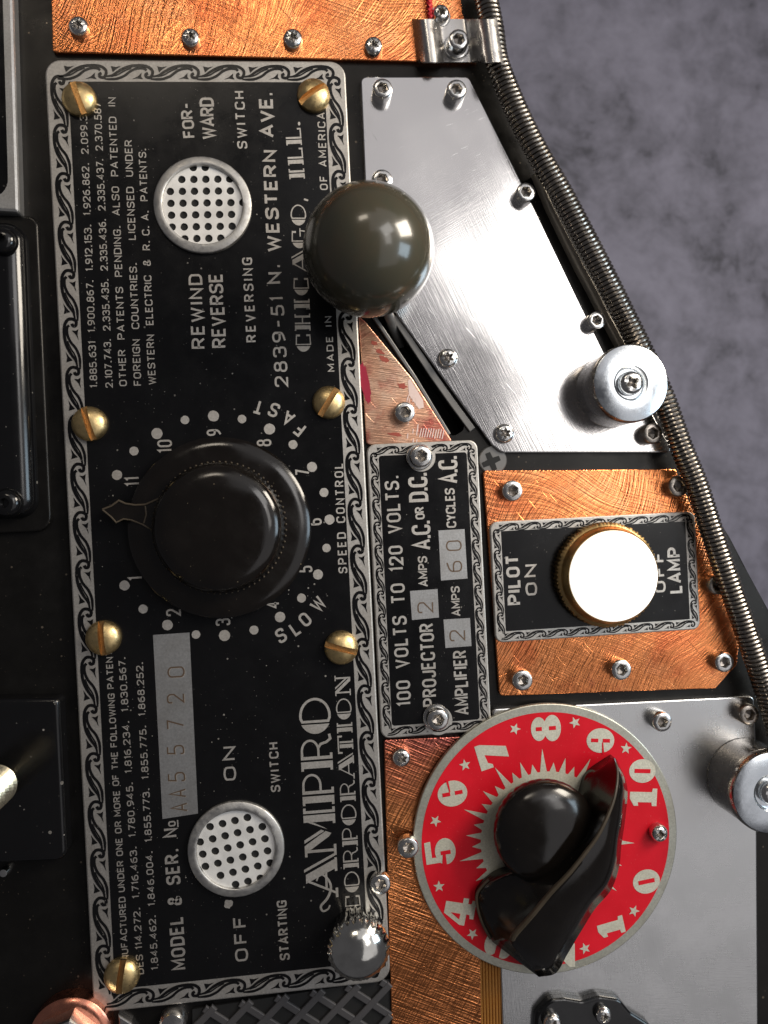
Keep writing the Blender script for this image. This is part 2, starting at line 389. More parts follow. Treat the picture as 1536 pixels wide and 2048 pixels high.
# ------------------------------------------------------------------ stroke lettering
W_ = .5
G = {
 'A': (.56, [([(0, 0), (.28, 1), (.56, 0)], 0, 0), ([(.09, .30), (.47, .30)], 0, 0)]),
 'B': (.5, [([(0, 0), (.5, 0), (.5, .52), (0, .52)], 0, .2), ([(0, .52), (.46, .52), (.46, 1), (0, 1), (0, 0)], 0, [0, .2, .2, 0, 0])]),
 'C': (.5, [([(.5, .72), (.5, 1), (0, 1), (0, 0), (.5, 0), (.5, .28)], 0, .24)]),
 'D': (.5, [([(0, 0), (.5, 0), (.5, 1), (0, 1)], 1, [0, .26, .26, 0])]),
 'E': (.42, [([(.42, 0), (0, 0), (0, 1), (.42, 1)], 0, 0), ([(0, .52), (.36, .52)], 0, 0)]),
 'F': (.42, [([(0, 0), (0, 1), (.42, 1)], 0, 0), ([(0, .52), (.36, .52)], 0, 0)]),
 'G': (.5, [([(.5, .72), (.5, 1), (0, 1), (0, 0), (.5, 0), (.5, .46), (.26, .46)], 0, [0, .24, .24, .24, .1, 0, 0])]),
 'H': (.5, [([(0, 0), (0, 1)], 0, 0), ([(.5, 0), (.5, 1)], 0, 0), ([(0, .5), (.5, .5)], 0, 0)]),
 'I': (.0, [([(0, 0), (0, 1)], 0, 0)]),
 'J': (.4, [([(0, .25), (0, 0), (.4, 0), (.4, 1)], 0, .2)]),
 'K': (.5, [([(0, 0), (0, 1)], 0, 0), ([(.5, 1), (0, .4)], 0, 0), ([(.15, .55), (.5, 0)], 0, 0)]),
 'L': (.4, [([(0, 1), (0, 0), (.4, 0)], 0, 0)]),
 'M': (.62, [([(0, 0), (0, 1), (.31, .25), (.62, 1), (.62, 0)], 0, 0)]),
 'N': (.5, [([(0, 0), (0, 1), (.5, 0), (.5, 1)], 0, 0)]),
 'O': (.5, [([(0, 0), (.5, 0), (.5, 1), (0, 1)], 1, .25)]),
 'P': (.5, [([(0, 0), (0, 1), (.5, 1), (.5, .46), (0, .46)], 0, [0, 0, .24, .24, 0])]),
 'R': (.5, [([(0, 0), (0, 1), (.48, 1), (.48, .48), (0, .48)], 0, [0, 0, .24, .24, 0]), ([(.26, .48), (.5, 0)], 0, 0)]),
 'S': (.48, [([(.48, .76), (.48, 1), (0, 1), (0, .52), (.48, .52), (.48, 0), (0, 0), (0, .24)], 0, .23)]),
 'T': (.48, [([(0, 1), (.48, 1)], 0, 0), ([(.24, 1), (.24, 0)], 0, 0)]),
 'U': (.5, [([(0, 1), (0, 0), (.5, 0), (.5, 1)], 0, .25)]),
 'V': (.5, [([(0, 1), (.25, 0), (.5, 1)], 0, 0)]),
 'W': (.72, [([(0, 1), (.18, 0), (.36, .85), (.54, 0), (.72, 1)], 0, 0)]),
 'Y': (.5, [([(0, 1), (.25, .45), (.5, 1)], 0, 0), ([(.25, .45), (.25, 0)], 0, 0)]),
 '0': (.46, [([(0, 0), (.46, 0), (.46, 1), (0, 1)], 1, .23)]),
 '1': (.14, [([(0, .84), (.14, 1), (.14, 0)], 0, 0)]),
 '2': (.46, [([(0, .72), (0, 1), (.46, 1), (.46, .6), (0, 0), (.46, 0)], 0, [0, .22, .22, .15, 0, 0])]),
 '3': (.46, [([(0, .78), (0, 1), (.44, 1), (.44, .53), (.16, .53)], 0, .2), ([(.16, .53), (.46, .53), (.46, 0), (0, 0), (0, .22)], 0, .2)]),
 '4': (.5, [([(.36, 0), (.36, 1), (0, .28), (.5, .28)], 0, 0)]),
 '5': (.46, [([(.42, 1), (.06, 1), (.02, .56), (.46, .60), (.46, 0), (0, 0), (0, .2)], 0, [0, 0, 0, .22, .22, .2, 0])]),
 '6': (.46, [([(.42, 1), (0, .8), (0, 0), (.46, 0), (.46, .56), (0, .56)], 0, [0, .3, .22, .22, .22, 0])]),
 '7': (.44, [([(0, 1), (.44, 1), (.14, 0)], 0, 0)]),
 '8': (.46, [([(0, 0), (.46, 0), (.46, .54), (0, .54)], 1, .2), ([(.03, .54), (.43, .54), (.43, 1), (.03, 1)], 1, .19)]),
 '9': (.46, [([(.04, 0), (.46, .2), (.46, 1), (0, 1), (0, .44), (.46, .44)], 0, [0, .3, .22, .22, .22, 0])]),
 '.': (.10, [([(-.04, .02), (.14, .02)], 0, 0)]),
 ',': (.06, [([(.06, .06), (.0, -.12)], 0, 0)]),
 '-': (.3, [([(0, .48), (.3, .48)], 0, 0)]),
 '&': (.52, [([(.52, .05), (.08, .72), (.08, 1), (.40, 1), (.40, .68), (0, .40), (0, 0), (.36, 0), (.52, .35)], 0, [0, .1, .15, .15, .1, .15, .15, .15, 0])]),
}
def layout(s, gap, sp):
    x = 0; out = []
    for ch in s:
        if ch == ' ': x += sp; continue
        wd = G[ch][0]; out.append((ch, x)); x += wd + gap
    return out, x - gap
def text_geo(p0, p1, cap, s, wt, z, gap=.24, sp=.34, V=None, Fc=None, wonk=0.0):
    """letters along p0 -> p1 (2D scene points); cap = cap height; wt = stroke width / cap"""
    V = [] if V is None else V; Fc = [] if Fc is None else Fc
    p0 = Vector(p0[:2]); p1 = Vector(p1[:2]); u = (p1 - p0); L = u.length; u.normalize(); vv = Vector((-u.y, u.x))
    lay, tot = layout(s, gap, sp); h = cap * (1 - wt); st = wt * cap
    sx = (L - st) / max(tot, 1e-3) if tot > .3 else h
    k = 0
    for ch, x in lay:
        for pts, closed, r in G[ch][1]:
            q = fillet(pts, r, 5, bool(closed)) if r else [tuple(a) for a in pts]
            jx = random.uniform(-wonk, wonk); jy = random.uniform(-wonk, wonk)
            P = [p0 + u * (st / 2 + (x + a[0]) * sx + jx) + vv * (st / 2 + a[1] * h + jy) for a in q]
            ribbon(P, st, z + .0007 * (k % 5), bool(closed), V, Fc); k += 1
    return V, Fc
def text_px(a, b, cap, s, wt, z, **kw):
    k = K((a[0] + b[0]) / 2, (a[1] + b[1]) / 2, z)
    return text_geo(U(*a, z), U(*b, z), cap * k, s, wt, z, **kw)
def lettering(parent, a, b, cap, s, wt, z, m='print', label=None, **kw):
    if cap >= 24 and len(s.replace(' ', '')) > 1:
        k = K((a[0] + b[0]) / 2, (a[1] + b[1]) / 2, z); p0 = U(*a, z).to_2d(); p1 = U(*b, z).to_2d(); u = (p1 - p0).normalized(); L = (p1 - p0).length
        gp, sp_ = kw.get('gap', .24), kw.get('sp', .34); lay, tot = layout(s, gp, sp_); st = wt * cap * k; sx = (L - st) / tot
        o = None
        for ch, x in lay:
            q0 = p0 + u * (x * sx); q1 = q0 + u * (G[ch][0] * sx + st)
            if ch == 'I': q1 = q0 + u * st
            V, Fc = text_geo(q0, q1, cap * k, ch, wt, z) if G[ch][0] > .25 else text_geo(q0, q0 + u * (G[ch][0] * cap * k * (1 - wt) + st), cap * k, ch, wt, z)
            o = link('letter', V, Fc, m, parent)
            if ch.isalnum(): o['label'] = ('figure ' if ch.isdigit() else 'letter ') + ch + ' in the raised print ' + ' '.join(s.split())
        return o
    V, Fc = text_px(a, b, cap, s, wt, z, **kw)
    o = link('lettering', V, Fc, m, parent); o['label'] = label or ('lettering reading ' + ' '.join(s.split())); return o

# deco double-stroke capitals: polygons (p) and strokes (s) in a cap-height box
def ell(cx, cy, rx, ry, a0, a1, n=14): return [(cx + rx * math.cos(math.radians(a0 + (a1 - a0) * i / n)), cy + ry * math.sin(math.radians(a0 + (a1 - a0) * i / n))) for i in range(n + 1)]
def R_(x0, y0, x1, y1): return [(x0, y0), (x1, y0), (x1, y1), (x0, y1)]
def stemL(x, wd=.17, sf=.06): return [(x - sf, 0), (x + wd, 0), (x + wd, 1), (x - sf, 1), (x - sf, .92), (x, .92), (x, .08), (x - sf, .08)]
def stemR(x, wd=.09, sf=.07, top=True):
    l = [(x, 0), (x + wd + sf, 0), (x + wd + sf, .08), (x + wd, .08)]
    return l + ([(x + wd, .92), (x + wd + sf, .92), (x + wd + sf, 1), (x, 1)] if top else [(x + wd, 1), (x, 1)])
seg_l = ell(.45, .5, .45, .5, 118, 242)
DG = {
 'O': (.92, [seg_l], [([(.31, .09)] + ell(.45, .5, .42, .46, -98, 98, 20) + [(.31, .91)], .08, 1)]),
 'C': (.78, [seg_l, [(.66, .70), (.74, .70), (.74, .98), (.66, .90)], [(.66, .30), (.66, .10), (.74, .02), (.74, .30)]], [([(.70, .93), (.31, .96), (.31, .04), (.70, .07)], .07, 0)]),
 'G': (.86, [seg_l, [(.66, .70), (.74, .70), (.74, .98), (.66, .90)]], [([(.70, .93), (.31, .96), (.31, .04), (.72, .05), (.76, .42)], .07, 0), ([(.5, .44), (.86, .44)], .07, 0)]),
 'I': (.48, [stemL(.06), stemR(.28)], []),
 'H': (.80, [stemL(.06), stemR(.28, .07, 0), R_(.35, .46, .56, .54), stemR(.56, .09, .07)], []),
 'L': (.74, [stemL(.06), R_(.28, 0, .36, 1), [(.36, 0), (.74, 0), (.74, .24), (.67, .24), (.67, .08), (.36, .08)]], []),
 'P': (.80, [stemL(.06), stemR(.28, .08, .07)], [([(.36, .96)] + ell(.50, .69, .26, .27, 90, -90, 14) + [(.36, .42)], .07, 0)]),
 'R': (.86, [stemL(.06), stemR(.28, .08, .07)], [([(.36, .96)] + ell(.50, .70, .26, .26, 90, -90, 14) + [(.36, .44)], .07, 0), ([(.56, .45), (.66, .36), (.70, .18), (.78, .05), (.90, .08)], .08, 0)]),
 'T': (.78, [R_(.24, 0, .40, .88), R_(.45, 0, .53, .88), R_(.17, 0, .24, .08), R_(.53, 0, .60, .08), [(0, 1), (0, .70), (.07, .70), (.09, .92), (.69, .92), (.71, .70), (.78, .70), (.78, 1)]], []),
 'N': (.86, [R_(.10, 0, .17, .93), R_(0, 0, .27, .07), [(0, 1), (.20, 1), (.72, .12), (.72, 0), (.62, 0), (.12, .86), (.12, .93), (0, .93)], [(.28, 1), (.36, 1), (.72, .36), (.72, .22)], R_(.72, 0, .79, 1), R_(.64, 1.001, .87, .93)], []),
 'A': (1.0, [[(.40, 1), (.62, 1), (.96, .08), (1.0, .08), (1.0, 0), (.66, 0), (.66, .08), (.72, .08)], [(.68, 1.05), (.75, 1.05), (1.12, .05), (1.05, .05)], R_(0, 0, .24, .08)], [([(.11, .04), (.46, .95)], .07, 0), ([(.25, .36), (.74, .36)], .07, 0)]),
 'M': (1.22, [R_(.10, 0, .17, 1), R_(0, 0, .28, .08), [(0, 1), (.28, 1), (.62, .32), (.56, .14), (.48, .22), (.12, .92), (0, .92)], [(.34, 1), (.42, 1), (.66, .46), (.62, .36)], [(.66, .26), (.72, .38), (.96, .96), (.90, 1)], R_(.86, 0, 1.04, 1), R_(1.08, 0, 1.15, 1), R_(.80, 0, .86, .08), R_(1.15, 0, 1.22, .08), R_(1.15, .92, 1.22, 1)], []),
 ',': (.16, [], [([(.09, .10), (.03, -.16)], .12, 0)]), '.': (.16, [ell(.07, .07, .08, .08, 0, 345, 12)], []),
}
def deco(parent, a, b, cap, s, z, label, gap=.12, sp=.5, lz=0):
    p0 = U(*a, z).to_2d(); p1 = U(*b, z).to_2d(); k = K(a[0], a[1], z); h = cap * k
    u = (p1 - p0); L = u.length; u.normalize(); vv = Vector((-u.y, u.x)); x = 0; lay = []
    for ch in s:
        if ch == ' ': x += sp; continue
        lay.append((ch, x)); x += DG[ch][0] + gap
    sx = L / (x - gap); kk = 0
    for ch, x in lay:
        V = []; Fc = []
        f = lambda q: p0 + u * ((x + q[0]) * sx) + vv * (q[1] * h)
        for poly in DG[ch][1]:
            v2, f2 = sheet([[tuple(f(q)) for q in poly]], z + .0006 * (kk % 8)); bb = len(V); V += v2; Fc += [tuple(bb + i for i in t) for t in f2]; kk += 1
        for pts, wd, closed in DG[ch][2]:
            ribbon([f(q) for q in pts], wd * h, z + .0006 * (kk % 8), bool(closed), V, Fc); kk += 1
        o = link('letter', V, Fc, 'print', parent)
        if ch.isalpha(): o['label'] = 'letter ' + ch + ' of the ' + label
    return o

# ------------------------------------------------------------------ scroll border
sA = [(0, .27), (.14, .33), (.31, .58), (.49, .77), (.69, .84), (.89, .80), (1.0, .62), (1.01, .40), (.96, .22), (.875, .25), (.868, .38), (.915, .44)]
sB = [(-.03, .14), (.08, .13), (.23, .15), (.40, .30), (.54, .55), (.69, .69), (.83, .69), (.885, .58)]
sC = [(.12, .26), (.26, .36), (.40, .55), (.56, .71)]
def scroll(p0, p1, up, band, period, z, V, Fc, kk=0):
    p0 = Vector(p0[:2]); p1 = Vector(p1[:2]); d = p1 - p0; L = d.length; n = max(1, round(L / period)); per = L / n
    u = d.normalized(); up = Vector(up)
    for i in range(n):
        f = lambda q: p0 + u * ((i + q[0]) * per) + up * (q[1] * band)
        for pts, wd in ((sA, .064), (sB, .056), (sC, .032)):
            P = catmull([f(q) for q in pts], 3)
            ribbon(P, lambda t, w_=wd: w_ * per * (.55 + .45 * min(1, t * 5)) , z + .0006 * (kk % 6), False, V, Fc); kk += 1
        for tri in ([(.12, .81), (.22, .76), (.34, .81), (.24, .66), (.155, .48)], [(.56, .13), (.68, .18), (.80, .13), (.765, .27), (.775, .46), (.68, .26)]):
            v2, f2 = sheet([[tuple(f(q)) for q in tri]], z + .0006 * (kk % 6)); b = len(V); V += v2; Fc += [tuple(b + j for j in t) for t in f2]; kk += 1
def border(parent, x0, y0, x1, y1, band, period, z, mat_='enamel', edge=.05):
    V = []; Fc = []; c = band
    b = band - edge
    scroll((x0 + c * .6, y1 - band), (x1 - c * .6, y1 - band), (0, 1), b, period, z, V, Fc)
    scroll((x0 + c * .6, y0 + edge), (x1 - c * .6, y0 + edge), (0, 1), b, period, z, V, Fc)
    scroll((x0 + band, y0 + c * .8), (x0 + band, y1 - c * .8), (-1, 0), b, period, z, V, Fc)
    scroll((x1 - edge, y0 + c * .8), (x1 - edge, y1 - c * .8), (-1, 0), b, period, z, V, Fc)
    o = link('scroll_border', V, Fc, mat_, parent); return o

# ------------------------------------------------------------------ screws
def hexpt(a, r):
    k = (a + math.pi / 6) % (math.pi / 3) - math.pi / 6; return r / math.cos(k)
def socket_mesh():
    n = 36; V = []; Fc = []
    prof = [(1, 0), (1, .86), (.93, .96), (.86, 1.0)]
    for r, z in prof:
        V += [(r * math.cos(2 * math.pi * i / n), r * math.sin(2 * math.pi * i / n), z) for i in range(n)]
    for q, z in ((.60, 1.0), (.54, .93), (.54, .45)):
        for i in range(n):
            a = 2 * math.pi * i / n; rr = hexpt(a, q * .866); V.append((rr * math.cos(a), rr * math.sin(a), z))
    for k in range(6):
        for i in range(n):
            j = (i + 1) % n; Fc.append((k * n + i, k * n + j, (k + 1) * n + j, (k + 1) * n + i))
    me = bpy.data.meshes.new('socket_head'); me.from_pydata(V, [], Fc); me.materials.append(MT['screw'])
    rec = bpy.data.meshes.new('hex_floor'); rec.from_pydata([(hexpt(2 * math.pi * i / 6, .56) * math.cos(2 * math.pi * i / 6), hexpt(2 * math.pi * i / 6, .56) * math.sin(2 * math.pi * i / 6), .46) for i in range(6)] + [(0, 0, .30)], [], [(i, (i + 1) % 6, 6) for i in range(6)])
    rec.materials.append(MT['screw_dark']); return smooth(me), rec
def smooth(me, ang=35):
    me.polygons.foreach_set('use_smooth', [True] * len(me.polygons)); me.set_sharp_from_angle(angle=math.radians(ang)); return me
def starpt(a, r, lobes=6):
    return r * (1 + .26 * math.cos(a * lobes))
def pan_mesh(lobes=6, name='pan_head'):
    n = 48; V = []; Fc = []
    prof = [(1, 0), (1, .42), (.95, .66), (.84, .85), (.70, .97)]
    for r, z in prof: V += [(r * math.cos(2 * math.pi * i / n), r * math.sin(2 * math.pi * i / n), z) for i in range(n)]
    for q, z in ((.47, 1.0), (.42, .94), (.36, .3)):
        for i in range(n):
            a = 2 * math.pi * i / n; rr = starpt(a, q, lobes); V.append((rr * math.cos(a), rr * math.sin(a), z))
    for k in range(7):
        for i in range(n):
            j = (i + 1) % n; Fc.append((k * n + i, k * n + j, (k + 1) * n + j, (k + 1) * n + i))
    me = bpy.data.meshes.new(name); me.from_pydata(V, [], Fc); me.materials.append(MT['screw'])
    rec = bpy.data.meshes.new('star_floor'); rec.from_pydata([(.46 * math.cos(2 * math.pi * i / 12), .46 * math.sin(2 * math.pi * i / 12), .34) for i in range(12)] + [(0, 0, .5)], [], [(i, (i + 1) % 12, 12) for i in range(12)])
    rec.materials.append(MT['screw_dark']); return smooth(me), rec
def dome_mesh():
    """slotted round head, radius 1, slot along y"""
    V = []; Fc = []; w_ = .17; fl = .30
    dz = lambda x, y: .16 + .56 * math.sqrt(max(0, 1 - min(1, (x * x + y * y)) * .985)) 
    ny = 22; nx = 9
    for s in (-1, 1):
        b = len(V); Y = math.sqrt(1 - w_ * w_)
        for i in range(ny + 1):
            y = -Y * math.cos(math.pi * i / ny); xm = math.sqrt(max(0, 1 - y * y))
            for j in range(nx + 1):
                x = w_ + (xm - w_) * math.sin(math.pi / 2 * j / nx) if xm > w_ else w_
                V.append((s * x, y, dz(x, y)))
        for i in range(ny):
            for j in range(nx):
                q = (b + i * (nx + 1) + j, b + i * (nx + 1) + j + 1, b + (i + 1) * (nx + 1) + j + 1, b + (i + 1) * (nx + 1) + j)
                Fc.append(q if s > 0 else tuple(reversed(q)))
    n = 40; b = len(V)
    for z in (0, .23): V += [(math.cos(2 * math.pi * i / n), math.sin(2 * math.pi * i / n), z) for i in range(n)]
    for i in range(n): Fc.append((b + i, b + (i + 1) % n, b + n + (i + 1) % n, b + n + i))
    me = bpy.data.meshes.new('round_head'); me.from_pydata(V, [], Fc); me.materials.append(MT['brass'])
    V = []; Fc = []
    for s in (-1, 1):
        b = len(V)
        for i in range(13):
            y = -.98 + 1.96 * i / 12; V += [(s * w_, y, fl), (s * w_, y, max(fl, dz(w_, y)))]
        for i in range(12): Fc.append((b + 2 * i, b + 2 * i + 1, b + 2 * i + 3, b + 2 * i + 2) if s < 0 else (b + 2 * i + 2, b + 2 * i + 3, b + 2 * i + 1, b + 2 * i))
    b = len(V); V += [(-w_, -.985, fl), (w_, -.985, fl), (w_, .985, fl), (-w_, .985, fl)]; Fc.append((b, b + 1, b + 2, b + 3))
    sl = bpy.data.meshes.new('slot'); sl.from_pydata(V, [], Fc); sl.materials.append(MT['brass_slot'])
    return smooth(me, 45), sl
SOCK = socket_mesh(); PAN = pan_mesh(6); PHIL = pan_mesh(4, 'phillips_head'); DOME = dome_mesh()
def screw(kind, px, py, rpx, zbase, H, label, rot=None, dark=False, washer=False, group=None):
    name, meshes, parts, cat = {'socket': ('socket_screw', SOCK, ('head', 'hex_recess'), 'screw'), 'pan': ('star_drive_screw', PAN, ('head', 'star_recess'), 'screw'),
        'phil': ('cross_head_screw', PHIL, ('head', 'cross_recess'), 'screw'), 'brass': ('brass_slotted_screw', DOME, ('head', 'slot'), 'screw')}[kind]
    zt = zbase + H * (.6 if kind == 'brass' else 1)
    p = U(px, py, zt); r = rpx * K(px, py, zt)
    g = group or {'socket': 'hex socket cap screws', 'pan': 'small star drive screws', 'phil': 'small cross head screws', 'brass': 'brass slotted screws on the large nameplate'}[kind]
    t = thing(name, label, cat, (p.x, p.y, zbase), g)
    t.rotation_euler = (random.uniform(-.02, .02), random.uniform(-.02, .02), rot if rot is not None else random.uniform(0, 3))
    for me, nm in zip(meshes, parts):
        o = bpy.data.objects.new(nm, me); C.objects.link(o); o.parent = t; o.scale = (r, r, H)
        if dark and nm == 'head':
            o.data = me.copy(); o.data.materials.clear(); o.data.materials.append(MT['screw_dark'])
    if washer:
        V, Fc = lathe(0, 0, [(r * 1.22, 0), (r * 1.22, .04), (r * 1.16, .055), (r * .9, .055)], 36)
        me = bpy.data.meshes.new('washer'); me.from_pydata(V, [], Fc); me.materials.append(MT['screw'])
        o = bpy.data.objects.new('washer', me); C.objects.link(o); o.parent = t; o.location = (0, 0, -.002)
    return t

# ================================================================== SETTING
Vf = [(-120, -160, -20), (160, -160, -20), (160, 160, -20), (-120, 160, -20)]
o = link('floor', Vf, [(0, 1, 2, 3)], 'floor', None, (0, 0, -20)); o['kind'] = 'structure'; o['label'] = 'mottled slate grey floor far below the instrument panel'

# ---- black base panel
outl = px2([(-420, -420), (990, -420), (985, 60), (1000, 150), (1098, 335), (1243, 620), (1348, 850), (1400, 980), (1461, 1075), (1500, 1150), (1560, 1260), (1640, 1480), (1660, 2500), (-420, 2500)], 0)
slot_px = [(776, 690), (795, 655), (935, 838), (931, 862), (912, 868), (896, 858)]
slot = ccw(fillet(px2([(753, 632), (779, 630), (934, 857), (902, 876)], 0), [.02, .02, .14, .14], 5))
V, Fc = prism(fillet(outl, .05, 2), -1.6, 0.0, .04, [slot])
base = thing('instrument_panel', 'black painted metal panel that all the plates and knobs are mounted on', 'panel', centre(outl, -1.6))
link('panel_body', V, Fc, 'panel', base)
V, Fc = prism(px2([(700, 580), (860, 580), (990, 910), (870, 910)], -.5), -.9, -.6, 0); link('slot_floor', V, Fc, 'hole', base)
# raised lips along the lever slot; brighter grey of the right one paints lit panel
for a, wd, zz in (([(747, 634), (829, 757), (897, 870)], .075, .05), ([(788, 634), (866, 752), (907, 810), (944, 860)], .14, .02)):
    P = px2(a, 0); P = fillet(P, .4, 4, False); V, Fc = ribbon(P, wd, .03)
    n = len(V); l1 = [V[i] for i in range(0, n, 2)] + [V[i] for i in range(n - 1, 0, -2)]
    V, Fc = prism(l1, 0.0, zz + .04, .015); link('slot_lip', V, Fc, 'gunmetal', base)
P = px2([(1072, 345), (1101, 412), (1135, 481), (1162, 534), (1185, 576), (1211, 628), (1238, 678), (1290, 775)], .2)
V, Fc = ribbon(P, lambda t: .09 + .06 * min(1, t * 2), 0); n = len(V)
V, Fc = prism([V[i] for i in range(0, n, 2)] + [V[i] for i in range(n - 1, 0, -2)], 0.0, .22, .03)
tag(link('rim_highlight', V, Fc, 'rim', None, centre(P)), 'thin beige strip painting the rim highlight of the black panel between steel plate and spring', 'trim')  # pale strip stands in for the highlight on the panel rim

# ================================================================== PLATES
def plate(name, label, cat, pts, z0, z1, m, r=.1, bev=.02, holes=()):
    l = fillet(px2(pts, z1), r, 5); V, Fc = prism(l, z0, z1, bev, holes)
    t = thing(name, label, cat, centre(l, z0)); link('sheet', V, Fc, m, t); return t
ZC = .10; ZS = .12
t_top = plate('copper_plate', 'large brushed copper plate running off the top of the photo', 'plate', [(95, -260), (905, -260), (925, 30), (948, 60), (955, 126), (105, 104)], .003, ZC, 'copper', [0, 0, .3, .3, .05, .06])
t_st1 = plate('steel_plate', 'polished steel plate with slanted side, glaring white in the middle, behind the dark ball knob', 'plate', [(721, 153), (938, 153), (1003, 285), (1070, 418), (1150, 585), (1212, 712), (1290, 800), (1347, 905), (1003, 905), (983, 889), (794, 630), (738, 556)], .003, ZS, 'steel', [.12, .14, 0, 0, .2, 0, 0, .08, .2, .2, .3, .1], .025)
t_tri = plate('copper_plate', 'small triangular pale copper plate with red stains beside the slot', 'plate', [(717, 632), (729, 641), (825, 757), (905, 883), (733, 890)], .003, .09, 'copper_pale', [.02, .05, 0, .03, .08])
t_c2 = plate('copper_plate', 'brushed copper plate under the pilot lamp nameplate', 'plate', [(966, 941), (1352, 938), (1420, 1105), (1478, 1290), (1474, 1330), (1432, 1377), (999, 1392)], .003, ZC, 'copper', [.08, .08, .3, .3, .12, .12, .08])
t_c3 = plate('copper_plate', 'tall copper plate left of and under the red dial, tinted purple at its top', 'plate', [(768, 1480), (1000, 1470), (1005, 1700), (962, 1925), (964, 2300), (790, 2300)], .003, .09, 'copper_heat', [.05, .05, 0, 0, 0, 0])
t_st2 = plate('steel_plate', 'dull satin steel plate under the right of the red dial', 'plate', [(985, 1418), (1508, 1392), (1513, 1500), (1518, 2300), (1012, 2300), (1000, 1900)], .003, ZS, 'steel_satin', [.08, .1, 0, 0, 0, 0], .03)

def over(parent, name, loops_px, z, m):
    V, Fc = sheet([px2(l, z) for l in loops_px], z); return link(name, V, Fc, m, parent)
# stains on the triangular plate and tint of the tall copper plate
def blob(cx, cy, rx, ry, rot, n=22, j=.25):
    out = []
    for i in range(n):
        a = 2 * math.pi * i / n; k = 1 + random.uniform(-j, j); x = rx * k * math.cos(a); y = ry * k * math.sin(a)
        out.append((cx + x * math.cos(rot) - y * math.sin(rot), cy + x * math.sin(rot) + y * math.cos(rot)))
    return out
over(t_tri, 'magenta_stain', [blob(731, 768, 9, 42, -.16, 26, .14)], .0945, 'magenta')
for i, b in enumerate([(748, 686, 8, 4, .3), (760, 703, 9, 4, .5), (768, 718, 9, 5, .5), (804, 772, 10, 6, .2), (790, 868, 12, 4, .1)]):
    over(t_tri, 'red_stain', [blob(*b, 16, .35)], .0945 + .0004 * i, 'stain')
over(t_tri, 'pale_mark', [[(816, 762), (820, 758), (846, 800), (848, 815), (838, 818), (818, 790)]], .0962, 'flux')
for i in range(16):
    x = random.uniform(814, 836); y = random.uniform(780, 880)
    over(t_tri, 'pale_mark', [[(x, y), (x + 2.2, y - 1), (x + 1 + random.uniform(-2, 2), y + random.uniform(8, 22)), (x - 1, y + 9)]], .097 + .0002 * i, 'flux')
for i in range(10):
    x = 838 + i * 5; y = 872 - random.uniform(0, 4)
    over(t_tri, 'pale_mark', [[(x, y + 6), (x + 2, y + 6), (x + 6, y - 12), (x + 4, y - 12)]], .101 + .0002 * i, 'flux')

# ---- large black nameplate
Z1 = .17
x0, y0, x1, y1 = snap_rect([(90, 121), (690, 120), (781, 1958), (186, 2032)], Z1)
l = rrect(x0, y0, x1, y1, .30, 7)
NP = thing('nameplate', 'large black and silver projector nameplate with scroll border', 'nameplate', centre(l, .003))
V, Fc = prism(l, .003, Z1, .03); link('metal_sheet', V, Fc, 'etched', NP)
band = .42
ze = Z1 + .004
V, Fc = sheet([rrect(x0 + band, y0 + band, x1 - band, y1 - band, .03)], ze); link('black_field', V, Fc, 'enamel', NP)
border(NP, x0, y0, x1, y1, band, .93, ze, 'enamel', .05)
zl = Z1 + .008
T = lambda a, b, cap, s, wt=.17, **kw: lettering(NP, a, b, cap, s, wt, zl, **kw)
sm = dict(gap=.26, sp=.42, wonk=.002)
T((195, 775), (174, 217), 14.5, '1.885.631  1.900.867.  1.912.153.  1.926.862.  2.099.39', .15, **sm)
T((226, 775), (202, 205), 14.5, '2.107.743.  2.335.435.  2.335.436.  2.335.437.  2.370.587', .15, **sm)
T((254, 772), (231, 195), 15, 'OTHER  PATENTS  PENDING.  ALSO  PATENTED  IN', .15, **sm)
T((283, 771), (264, 280), 15, 'FOREIGN  COUNTRIES.     LICENSED  UNDER', .15, **sm)
T((312, 769), (292, 297), 15, 'WESTERN  ELECTRIC  &  R. C. A.  PATENTS.', .15, **sm)
T((391, 275), (384, 205), 24, 'FOR-', .18, gap=.24)
T((432, 278), (427, 195), 28, 'WARD', .17, gap=.22)
T((411, 697), (404, 548), 27, 'REWIND', .16, gap=.3)
T((453, 695), (445, 547), 28, 'REVERSE', .16, gap=.26)
T((513, 684), (504, 515), 20, 'REVERSING', .17, gap=.42)
T((495, 297), (488, 182), 20, 'SWITCH', .17, gap=.38)
T((577, 773), (567, 592), 27, '2839-51', .15, gap=.34)
T((563, 567), (560, 527), 27, 'N.', .19, gap=.34)
T((561, 503), (552, 300), 27, 'WESTERN', .19, gap=.30)
T((549, 275), (545, 183), 28, 'AVE.', .19, gap=.24)
deco(NP, (623, 703), (611, 395), 31, 'CHICAGO,', zl, 'deco lettering reading CHICAGO')
deco(NP, (610, 357), (600, 243), 31, 'ILL.', zl, 'deco lettering reading ILL.')
T((670, 743), (663, 632), 14, 'MADE  IN', .17, gap=.36)
T((656, 380), (650, 225), 16, 'OF  AMERICA', .16, gap=.36)
T((695, 1146), (686, 926), 18, 'SPEED  CONTROL', .16, gap=.42)
T((259, 1950), (224, 1288), 13.5, 'MANUFACTURED UNDER ONE OR MORE OF THE FOLLOWING PATENTS', .17, **sm)
T((288, 1948), (251, 1314), 14, 'DES 114,272.  1,716,463.  1,780,945.  1,816,234.  1,830,567.', .16, **sm)
T((317, 1939), (286, 1324), 14, '1,845,462.  1,846,004.  1,855,773.  1,855,775.  1,868,252.', .16, **sm)
T((373, 1938), (354, 1655), 28, 'MODEL  &  SER.  N', .17, gap=.32)
T((352, 1652), (351, 1641), 15, 'O', .2, label='small raised letter o of the number sign')
